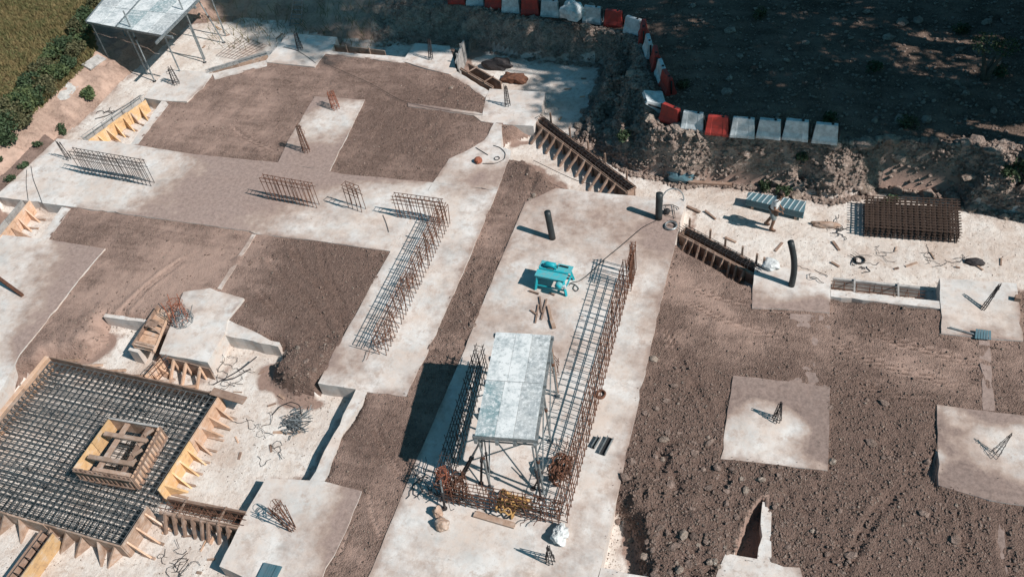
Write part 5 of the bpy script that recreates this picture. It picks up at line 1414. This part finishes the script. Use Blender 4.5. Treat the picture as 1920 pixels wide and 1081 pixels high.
# ------------------------------------------------------------------ cyan saw bench
sb = thing('saw_bench', 'cyan saw bench with tray and motor, worn paint, on splayed legs', 'saw bench', W(1040,532,0), math.radians(-6))
B = WM[sb] @ Matrix.Scale(.80, 4)
def L_(x, y, z): return B @ Vector((x, y, z))
TW, TD, TH = .62, .42, .80
for sx in (-1, 1):
    for sy in (-1, 1):
        beam('leg', L_(sx * (TW + .06), sy * (TD + .06), 0), L_(sx * (TW - .06), sy * (TD - .04), TH - .05), .075, .075, 'cyan', sb)
for sy in (-1, 1): beam('stretcher', L_(-TW, sy * TD, .22), L_(TW, sy * TD, .22), .04, .05, 'cyan', sb)
for sx in (-1, 1): beam('stretcher', L_(sx * TW, -TD, .30), L_(sx * TW, TD, .30), .04, .05, 'cyan', sb)
def slabbox(name, x0, x1, y0, y1, z0, z1, mat, tilt=0):
    c_ = L_((x0 + x1) / 2, (y0 + y1) / 2, (z0 + z1) / 2)
    bm = bmesh.new(); bmesh.ops.create_cube(bm, size=1.0); bmesh.ops.scale(bm, vec=(x1 - x0, y1 - y0, z1 - z0), verts=bm.verts)
    bmesh.ops.bevel(bm, geom=bm.edges[:], offset=min(.02, (z1 - z0) * .3), segments=2, affect='EDGES')
    me = bpy.data.meshes.new(name); bm.to_mesh(me); bm.free(); me.materials.append(M[mat])
    return put(name, me, sb, Matrix.Translation(c_) @ B.to_3x3().to_4x4() @ Matrix.Rotation(tilt, 4, 'X'))
slabbox('frame', -TW, TW, -TD, TD, TH - .16, TH - .03, 'cyan')
slabbox('table_top', -TW - .04, TW + .02, -TD - .04, -.06, TH - .02, TH + .02, 'cyan_worn')
slabbox('table_top', -TW - .04, -.02, .03, TD + .04, TH - .02, TH + .02, 'cyan_worn')
slabbox('side_table', .08, TW + .12, .03, TD + .04, TH - .02, TH + .01, 'cyan_worn')
slabbox('guide_rail', -TW, TW + .02, -.055, .025, TH + .0, TH + .05, 'cyan')
# water tray hood
hd = tube_mesh('saw_hood', [L_(-.45, .16, TH + .08), L_(-.30, .16, TH + .17), L_(-.05, .15, TH + .15), L_(.10, .13, TH + .06)], [.05, .10, .09, .03], 'cyan', 10); put('saw_hood', hd, sb)
put('motor', tube_mesh('motor', [L_(.42, -TD - .18, TH - .22), L_(.42, -TD + .02, TH - .22)], .13, 'cyan_worn', 14), sb)
put('motor_fan_cover', tube_mesh('fan', [L_(.42, -TD - .22, TH - .22), L_(.42, -TD - .17, TH - .22)], .10, 'cyan', 14), sb)
slabbox('switch_box', .56, .70, -TD - .1, -TD + .02, TH - .40, TH - .22, 'white_plastic')
rod('handle', L_(TW - .05, .30, TH + .06), L_(.18, .32, TH + .06), .025, 'rubber', sb, 8)
rod('blade_guard_arm', L_(.12, .2, TH), L_(.16, .1, TH + .28), .015, 'rubber', sb, 6)
bl = []
for i in range(25):
    a = 6.2832 * i / 24; bl.append(L_(-.12 + .2 * math.cos(a), -.015, TH - .04 + .2 * math.sin(a)))
put('saw_blade', mesh_np('blade', bl[:24] + [p + Vector((0, .006, 0)) for p in bl[:24]], [tuple(range(24)), tuple(range(47, 23, -1))] + [(i, (i + 1) % 24, 24 + (i + 1) % 24, 24 + i) for i in range(24)], M['steel']), sb)

# ------------------------------------------------------------------ worker
def skin_obj(name, pts, edges, radii, mat, parent, mw, root=0, sub=2):
    me = bpy.data.meshes.new(name); me.from_pydata(pts, edges, []); me.update(); me.materials.append(M[mat])
    o = bpy.data.objects.new(name, me); link(o, parent, mw)
    sm = o.modifiers.new('skin', 'SKIN'); sm.use_smooth_shade = True
    lay = me.skin_vertices[0].data if me.skin_vertices else None
    if lay is None:
        bm = bmesh.new(); bm.from_mesh(me); bm.verts.layers.skin.verify(); bm.to_mesh(me); bm.free(); lay = me.skin_vertices[0].data
    for i, r in enumerate(radii):
        r = (r, r) if isinstance(r, (int, float)) else r
        lay[i].radius = r; lay[i].use_root = (i == root)
    ss = o.modifiers.new('sub', 'SUBSURF'); ss.levels = sub; ss.render_levels = sub
    return o
wp = W(1446,428,ZF)
wk = thing('person', 'worker in white shirt and grey shorts striding past the sheets with head bowed', 'person', wp, math.radians(-8))
MW = WM[wk]
# local frame: +X is the way the worker faces
J = dict(pel=(0,0,.93), belly=(.02,0,1.08), chest=(.07,0,1.28), neck0=(.12,0,1.44), neck=(.16,0,1.51), head=(.21,0,1.60), crown=(.23,0,1.70), chin=(.28,0,1.53), nose=(.315,0,1.595),
 shL=(.09,.18,1.40), shR=(.09,-.18,1.40), elL=(.03,.23,1.13), elR=(.06,-.23,1.13), wrL=(.20,.15,.97), wrR=(.22,-.14,.98), paL=(.25,.11,.93), paR=(.27,-.10,.94),
 hiL=(-.01,.09,.90), hiR=(.01,-.09,.90), knL=(-.03,.11,.49), knR=(.07,-.10,.50), anL=(-.22,.12,.12), anR=(.0,-.10,.09), toL=(-.10,.13,.04), toR=(.16,-.11,.035), heR=(-.05,-.10,.04), heL=(-.27,.12,.08))
names = list(J); pts = [J[n] for n in names]; ix = {n: i for i, n in enumerate(names)}
E_ = [('pel','belly'),('belly','chest'),('chest','neck0'),('neck0','neck'),('neck','head'),('head','crown'),('head','chin'),('head','nose'),('neck0','shL'),('neck0','shR'),('shL','elL'),('elL','wrL'),('wrL','paL'),('shR','elR'),('elR','wrR'),('wrR','paR'),('pel','hiL'),('pel','hiR'),('hiL','knL'),('knL','anL'),('anL','toL'),('hiR','knR'),('knR','anR'),('anR','toR'),('anR','heR'),('anL','heL')]
R_ = dict(pel=(.13,.10), belly=(.125,.095), chest=(.15,.11), neck0=(.09,.08), neck=(.055,.055), head=(.083,.088), crown=(.07,.07), chin=(.045,.045), nose=(.018,.018), shL=.062, shR=.062, elL=.042, elR=.042, wrL=.028, wrR=.028, paL=(.038,.022), paR=(.038,.022), hiL=.10, hiR=.10, knL=.07, knR=.07, anL=.048, anR=.048, toL=.036, toR=.036, heR=.034, heL=.034)
skin_obj('body', pts, [(ix[a], ix[b]) for a, b in E_], [R_[n] for n in names], 'skin', wk, MW)
for sgn, pa in ((1, 'paL'), (-1, 'paR')):
    p = Vector(J[pa])
    for k in range(4):
        y = (k - 1.5) * .019; L = (.075, .085, .08, .062)[k]
        a = p + Vector((.02, y, .0)); fp = [a, a + Vector((L * .45, y * .2, -.012)), a + Vector((L * .8, y * .2, -.045)), a + Vector((L * .75, y * .2, -.075))]
        put('finger', tube_mesh('finger', fp, [.0095, .009, .0085, .006], 'skin', 6), wk, MW)
    a = p + Vector((-.01, -sgn * .03, 0)); put('thumb', tube_mesh('thumb', [a, a + Vector((.03, -sgn * .025, .01)), a + Vector((.06, -sgn * .02, -.01))], [.011, .010, .008], 'skin', 6), wk, MW)
S = lambda n, dx=0, dy=0, dz=0: (J[n][0] + dx, J[n][1] + dy, J[n][2] + dz)
mid = lambda a, b, s: tuple(Vector(J[a]).lerp(Vector(J[b]), s))
skin_obj('shirt', [S('pel', 0, 0, .03), S('belly'), S('chest'), S('neck0', -.005, 0, -.01), S('shL'), mid('shL','elL',.62), S('shR'), mid('shR','elR',.62)], [(0,1),(1,2),(2,3),(3,4),(4,5),(3,6),(6,7)], [(.18,.145),(.18,.14),(.20,.15),(.10,.092),(.082,.082),(.070,.070),(.082,.082),(.070,.070)], 'shirt', wk, MW)
skin_obj('shorts', [S('pel', 0, 0, .05), S('pel', 0, 0, -.04), S('hiL'), mid('hiL','knL',.98), S('hiR'), mid('hiR','knR',.98)], [(0,1),(1,2),(2,3),(1,4),(4,5)], [(.155,.125),(.155,.13),(.13,.13),(.115,.115),(.13,.13),(.115,.115)], 'shorts', wk, MW)
skin_obj('hair', [S('head', -.035, 0, .045), S('crown', -.02, 0, .0), S('head', -.07, 0, .0)], [(0,1),(0,2)], [(.085,.09),(.078,.08),(.06,.07)], 'hair', wk, MW)
for s in (1, -1):
    bm = bmesh.new(); bmesh.ops.create_uvsphere(bm, u_segments=8, v_segments=6, radius=.012); me = bpy.data.meshes.new('eye'); bm.to_mesh(me); bm.free(); me.materials.append(M['eye'])
    put('eye', me, wk, MW @ Matrix.Translation((.287, s * .032, 1.61)))
    put('ear', tube_mesh('ear', [(.20, s * .085, 1.57), (.195, s * .098, 1.60), (.20, s * .09, 1.63)], [.012, .018, .012], 'skin', 6), wk, MW)
put('mouth', tube_mesh('mouth', [(.315, -.022, 1.545), (.322, 0, 1.543), (.315, .022, 1.545)], .006, 'leather', 5), wk, MW)
skin_obj('shoe', [S('anR', 0, 0, -.02), S('heR'), S('toR', .03, 0, 0)], [(0,1),(1,2)], [.055,.05,.05], 'leather', wk, MW, 0, 1)
skin_obj('shoe', [S('anL', 0, 0, 0), S('heL'), S('toL', .03, 0, 0)], [(0,1),(0,2)], [.055,.05,.048], 'leather', wk, MW, 0, 1)
put('tool_belt', tube_mesh('belt', [Vector((math.cos(a) * .165, math.sin(a) * .14, .99 + .01 * math.sin(a))) for a in [6.2832 * i / 16 for i in range(16)]], .022, 'leather', 6, True), wk, MW)
o = put('tool_pouch', unit_box(M['leather'], .1), wk, MW @ Matrix.Translation((.12, -.14, .88)) @ Matrix.Diagonal((.14, .07, .22, 1)))
# flat basin carried overhead shade: broad board held in front by both hands
bo = None; _unused = lambda: put('basin', tube_mesh('basin', [(0, 0, 0), (0, 0, .05), (0, 0, .16)], [.16, .20, .22], 'board_tan', 18), None, MW @ Matrix.Translation((.44, .0, .90)))


# ------------------------------------------------------------------ planting
def leaf_cloud(name, centers, n, size, mat, parent, seed=0, squash=.8, aspect=.55):
    """n small leaf blades spread through the volumes (centre, radius) with clumping"""
    r = np.random.default_rng(seed); out = []
    cs = np.array([(c[0], c[1], c[2]) for c, _ in centers]); rs = np.array([q for _, q in centers])
    wgt = rs ** 2; wgt = wgt / wgt.sum(); k = r.choice(len(cs), n, p=wgt)
    d = r.normal(size=(n, 3)); d /= np.linalg.norm(d, axis=1)[:, None]; rad = rs[k] * (0.55 + .5 * r.random(n) ** .6)
    P = cs[k] + d * rad[:, None] * np.array([1, 1, squash])
    a = r.normal(size=(n, 3)); a /= np.linalg.norm(a, axis=1)[:, None]
    b = np.cross(a, r.normal(size=(n, 3))); b /= np.linalg.norm(b, axis=1)[:, None]
    s = size * (.6 + .8 * r.random(n))[:, None]
    V = np.stack([P - a * s, P + b * s * aspect, P + a * s, P - b * s * aspect], 1).reshape(-1, 3)
    F = np.arange(n * 4).reshape(-1, 4)
    return put(name, mesh_np(name, V, F, M[mat]), parent)
def tree(label, G, h, R, seed, trunk_r=.3, leaves=4400):
    """crown centre height h above the yard; G is the spot where its shade lands"""
    k = 1 / math.tan(SUN_EL); x = G[0] - math.cos(SHAD_AZ) * h * k; y = G[1] - math.sin(SHAD_AZ) * h * k
    z0 = 1.2; t = thing('shade_tree', label, 'tree', (x, y, z0)); rr = random.Random(seed)
    top = Vector((x + rr.uniform(-.4, .4), y + rr.uniform(-.4, .4), z0 + h))
    b = Vector((x, y, z0 - .3)); m_ = b.lerp(top, .55) + Vector((rr.uniform(-.3, .3), rr.uniform(-.3, .3), 0))
    tr_ = put('trunk', tube_mesh('trunk', [b, b.lerp(m_, .1), b.lerp(m_, .5), m_, top], [trunk_r * 1.4, trunk_r, trunk_r * .8, trunk_r * .6, .06], 'bark', 10), t)
    cl = []
    for i in range(13):
        a = rr.uniform(0, 6.3); q = R * rr.uniform(.25, .85); c_ = Vector((x + math.cos(a) * q, y + math.sin(a) * q, z0 + h + rr.uniform(-.5, .5) * R * .8)); cl.append((c_, R * rr.uniform(.22, .42)))
        put('limb', tube_mesh('limb', [m_.lerp(top, rr.uniform(0, .6)), m_.lerp(c_, .5) + Vector((0, 0, -.3)), c_], [trunk_r * .35, trunk_r * .2, .03], 'bark', 6), tr_)
    cl.append((top, R * .5))
    leaf_cloud('crown', cl, leaves, .16, 'leaf', t, seed)
trees = [((-19,35.3),27,4.2,'tallest tree beyond the right edge'),((-12.8,36.6),21,4.4,'tall tree beyond the right edge of the yard'),((-4.4,31.6),16.5,4.0,'leafy tree at the right side of the shaded yard'),((0.3,31.0),12.5,4.2,'broad tree right of the yard'),((6.6,30.9),11,2.7,'broad low tree right of the barriers'),
 ((-4.5,38.5),17,5.2,'tall tree at the far side of the yard'),((3.2,39),12,3.7,'wide tree at the far right of the yard'),((10.5,38.5),11.5,3.2,'wide tree at the far right corner'),((-13,41),22,4.8,'tall tree behind the far barriers'),((11.5,30.5),11.5,2.6,'round tree at the right of the yard'),((-1.5,34.8),13.5,3.4,'slender tree near the right edge'),
 ((8.5,35),11,2.6,'spreading tree right of the sunlit yard corner'),((-.5,37),12,3.6,'tree with a wide crown beyond the top right corner'),((5.2,35.6),11.5,2.2,'small crowned tree beyond the top right corner'),((-2.4,28.1),14.5,2.3,'lower leafy tree beside the bank at the right'),((1.3,28.2),12.5,2.1,'bushy tree at the bank foot beyond the right edge'),((-21,40),29,4.5,'very tall tree far right'),((-9.3,36.2),19,3.4,'slim tall tree right of the yard'),((-15.5,34.2),25,1.9,'narrow tall tree beyond the right edge'),((-25,36.5),33,3.0,'highest narrow tree far right'),((-3.0,29.6),15,2.9,'small dense tree near the right edge of the barriers'),((3.6,29.4),11.5,2.4,'bushy young tree right of the black grid'),((-5.0,30.0),18,2.0,'thin tree beyond the right edge of the bank')]
for i, (G, h, R, lab) in enumerate(trees): tree(lab, G, h, R, 100 + i, .18 + h * .008)
# small forked tree in the dappled yard
ft = thing('forked_tree', 'small forked bare tree standing in the dappled yard at the right', 'tree', W(1846,147,1.4))
p0 = W(1846,147,1.4)
for dx, dy, h_ in ((-.35, .1, 1.3), (.4, .0, 1.2), (.15, .2, .8)):
    put('trunk', tube_mesh('trunk', [p0 - Vector((0, 0, .2)), p0 + Vector((dx * .3, dy * .3, h_ * .3)), p0 + Vector((dx, dy, h_))], [.12, .09, .04], 'bark', 7), ft)
leaf_cloud('crown', [(p0 + Vector((-.3, .1, 1.4)), .45), (p0 + Vector((.4, 0, 1.35)), .4)], 500, .05, 'leaf', ft, 3)

def shrub(label, px, z, R, hgt, n, seed, mat='leaf2', group=None, size=.06):
    gz = z
    for _ in range(6): p = W(*px, gz); gz = float(height(np.array([p.x]), np.array([p.y]))[0])
    r = random.Random(seed)
    t = thing('shrub', label, 'shrub', (p.x, p.y, gz), 0, group)
    cl = [(Vector((p.x + r.uniform(-.5, .5) * R, p.y + r.uniform(-.5, .5) * R, gz + hgt * r.uniform(.25, .7))), R * r.uniform(.35, .6)) for _ in range(7)]
    leaf_cloud('foliage', cl, n, size, mat, t, seed, .75)
    for i in range(4):
        c_ = cl[i][0]; put('stem', tube_mesh('stem', [(p.x, p.y, gz - .05), ((p.x + c_.x) / 2, (p.y + c_.y) / 2, gz + hgt * .2), tuple(c_)], [.03, .02, .01], 'bark', 5), t)
shrub('lone round green shrub on the bare earth bank', (178,190), -.2, .42, .45, 900, 1)
bushes = [(0,262),(18,240),(38,222),(55,205),(72,188),(92,168),(110,148),(128,128),(145,105),(156,85),(165,60),(10,215),(35,190),(60,165),(85,140),(105,115),(125,95),(150,62),(0,235),(22,268),(48,240),(75,214),(168,35),(182,14)]
ORD = ['lowest', 'second', 'third', 'fourth', 'fifth', 'sixth', 'seventh', 'eighth', 'ninth', 'tenth', 'eleventh', 'twelfth', 'thirteenth']
BL = []
for i, (x, y) in enumerate(bushes):
    BL.append('%s green bush from below in the %s row of the hedge by the bank' % (ORD[i] if i < 11 else ORD[i - 11], 'inner' if i < 11 else 'outer'))
for i, (x, y) in enumerate(bushes):
    shrub(BL[i], (x, y), 1.0, random.uniform(.55, .85), random.uniform(.6, 1.0), 1100, 200 + i, ('leaf2', 'leaf', 'leaf3')[i % 3], 'bushes along the edge of the grass')
for i, (x, y, z, R) in enumerate(((5,315,.0,.3),(18,340,.0,.3),(45,312,.1,.25),(118,244,-.2,.3),(122,250,-.4,.25),(70,275,.2,.25))):
    shrub('low dusty weed ' + ('at the left picture edge, lowest but one on the bank', 'lowest on the bank, just above the strip corner', 'halfway between the lone shrub and the left edge', 'right above the white end of the strip', 'touching the pale floor above the strip', 'on the slope left of the long rebar panel')[i], (x, y), z, R, .25, 260, 300 + i, 'leaf', 'weeds on the earth bank', .045)
for i, (x, y, R) in enumerate(((1900,370,.5),(1915,385,.4),(1875,385,.35),(1170,260,.3),(1480,275,.4),(1440,268,.35),(1510,262,.3),(1690,300,.4))):
    shrub('dark scrubby weed ' + ('right of the black grid, largest of three', 'at the right picture edge beside the bank', 'just right of the black grid corner', 'on the bank above the long strutted formwork', 'in front of the third barrier from the right', 'in front of the fourth barrier from the right', 'in front of the last two barriers', 'on the bank above the black grid')[i], (x, y), .5, R, .35, 380, 340 + i, 'leaf', 'weeds on the rocky bank', .05)
for i, (x, y, R, lab) in enumerate(((1870,140,.35,'right of the small forked tree'),(1700,235,.4,'in the shade below the dapples'),(1560,225,.35,'behind the last white barrier'),(1420,30,.5,'near the top edge in the yard'),(1800,60,.4,'in the sunlit corner of the yard'),(1280,160,.3,'behind the corner of the barriers'),(1640,130,.35,'between the sunny patches of the yard'))):
    shrub('low dark scrub plant ' + lab, (x, y), 1.4, R, .3, 300, 380 + i, 'leaf3' if i % 2 else 'leaf', 'scrub plants in the yard', .05)
# grass
def acc_grass(X, Y):
    dC = sdist(CREST, X, Y); return (dC < .1) & (X < -19) & (X > -46)
P = []
while sum(map(len, P)) < 26000:
    X = rng.uniform(-46, -18, 60000); Y = rng.uniform(20, 46, 60000); px, py = project(X, Y, np.full_like(X, 1.5))
    k_ = acc_grass(X, Y) & (px > -60) & (px < 420) & (py > -60) & (py < 420); P.append(np.stack([X[k_], Y[k_]], 1))
P = np.concatenate(P)[:26000]; z = height(P[:, 0], P[:, 1]); n = len(P)
dense = fbm(P[:, 0], P[:, 1], 1.6, 3, 7); h_ = (.06 + .16 * rng.random(n)) * (.4 + 1.2 * dense); a = rng.random(n) * 6.28
dx, dy = np.cos(a) * .035, np.sin(a) * .035; lean = rng.normal(0, .07, (n, 2))
V = np.stack([np.stack([P[:, 0] - dx, P[:, 1] - dy, z - .01], 1), np.stack([P[:, 0] + dx, P[:, 1] + dy, z - .01], 1), np.stack([P[:, 0] + lean[:, 0], P[:, 1] + lean[:, 1], z + h_], 1)], 1).reshape(-1, 3)
F = np.arange(n * 3).reshape(-1, 3)
gm = mesh_np('grass', V, F, M['leaf_dry']); go = put('grass', gm); go['kind'] = 'stuff'; go['label'] = 'dry yellow green grass tufts on the slope at the top left'
# brush above the earth bank at the top edge
brs = []
for i in range(260):
    p = W(random.uniform(370, 700), random.uniform(-8, 45), random.uniform(.2, 1.1)); gz = float(height(np.array([p.x]), np.array([p.y]))[0]); p = Vector((p.x, p.y, gz - .02)); a = random.uniform(0, 6.3)
    brs.append(tube_mesh('b', [p, p + Vector((math.cos(a) * .1, math.sin(a) * .1, .22)), p + Vector((math.cos(a) * .3, math.sin(a) * .3, random.uniform(.3, .55)))], [.012, .009, .004], 'bark', 4))
o = put('dry_brush', join_meshes('dry_brush', brs, 'leaf_dry')); o['kind'] = 'stuff'; o['label'] = 'dry brush growing on the bank along the top edge'
# kerb stones and concrete path pieces on the left bank
for (a, b_, lab) in (((100,200),(138,160),'grey concrete slab piece of an old path between the bushes and the bank'),((165,132),(192,108),'second pale path piece farther up the bank')):
    p, q2 = W(*a, .1), W(*b_, .1)
    hh = lambda v: float(height(np.array([v.x]), np.array([v.y]))[0])
    p.z, q2.z = hh(p), hh(q2); cm_ = (p + q2) / 2; nrm = Vector(((hh(cm_ - Vector((.3, 0, 0))) - hh(cm_ + Vector((.3, 0, 0)))) / .6, (hh(cm_ - Vector((0, .3, 0))) - hh(cm_ + Vector((0, .3, 0)))) / .6, 1)).normalized()
    cm_.z = hh(cm_); dz = cm_ - (p + q2) / 2
    beam_o = beam('path_piece', p + dz, q2 + dz, .5, .08, 'board_grey', None, up=nrm); tag(beam_o, lab, 'path slab')
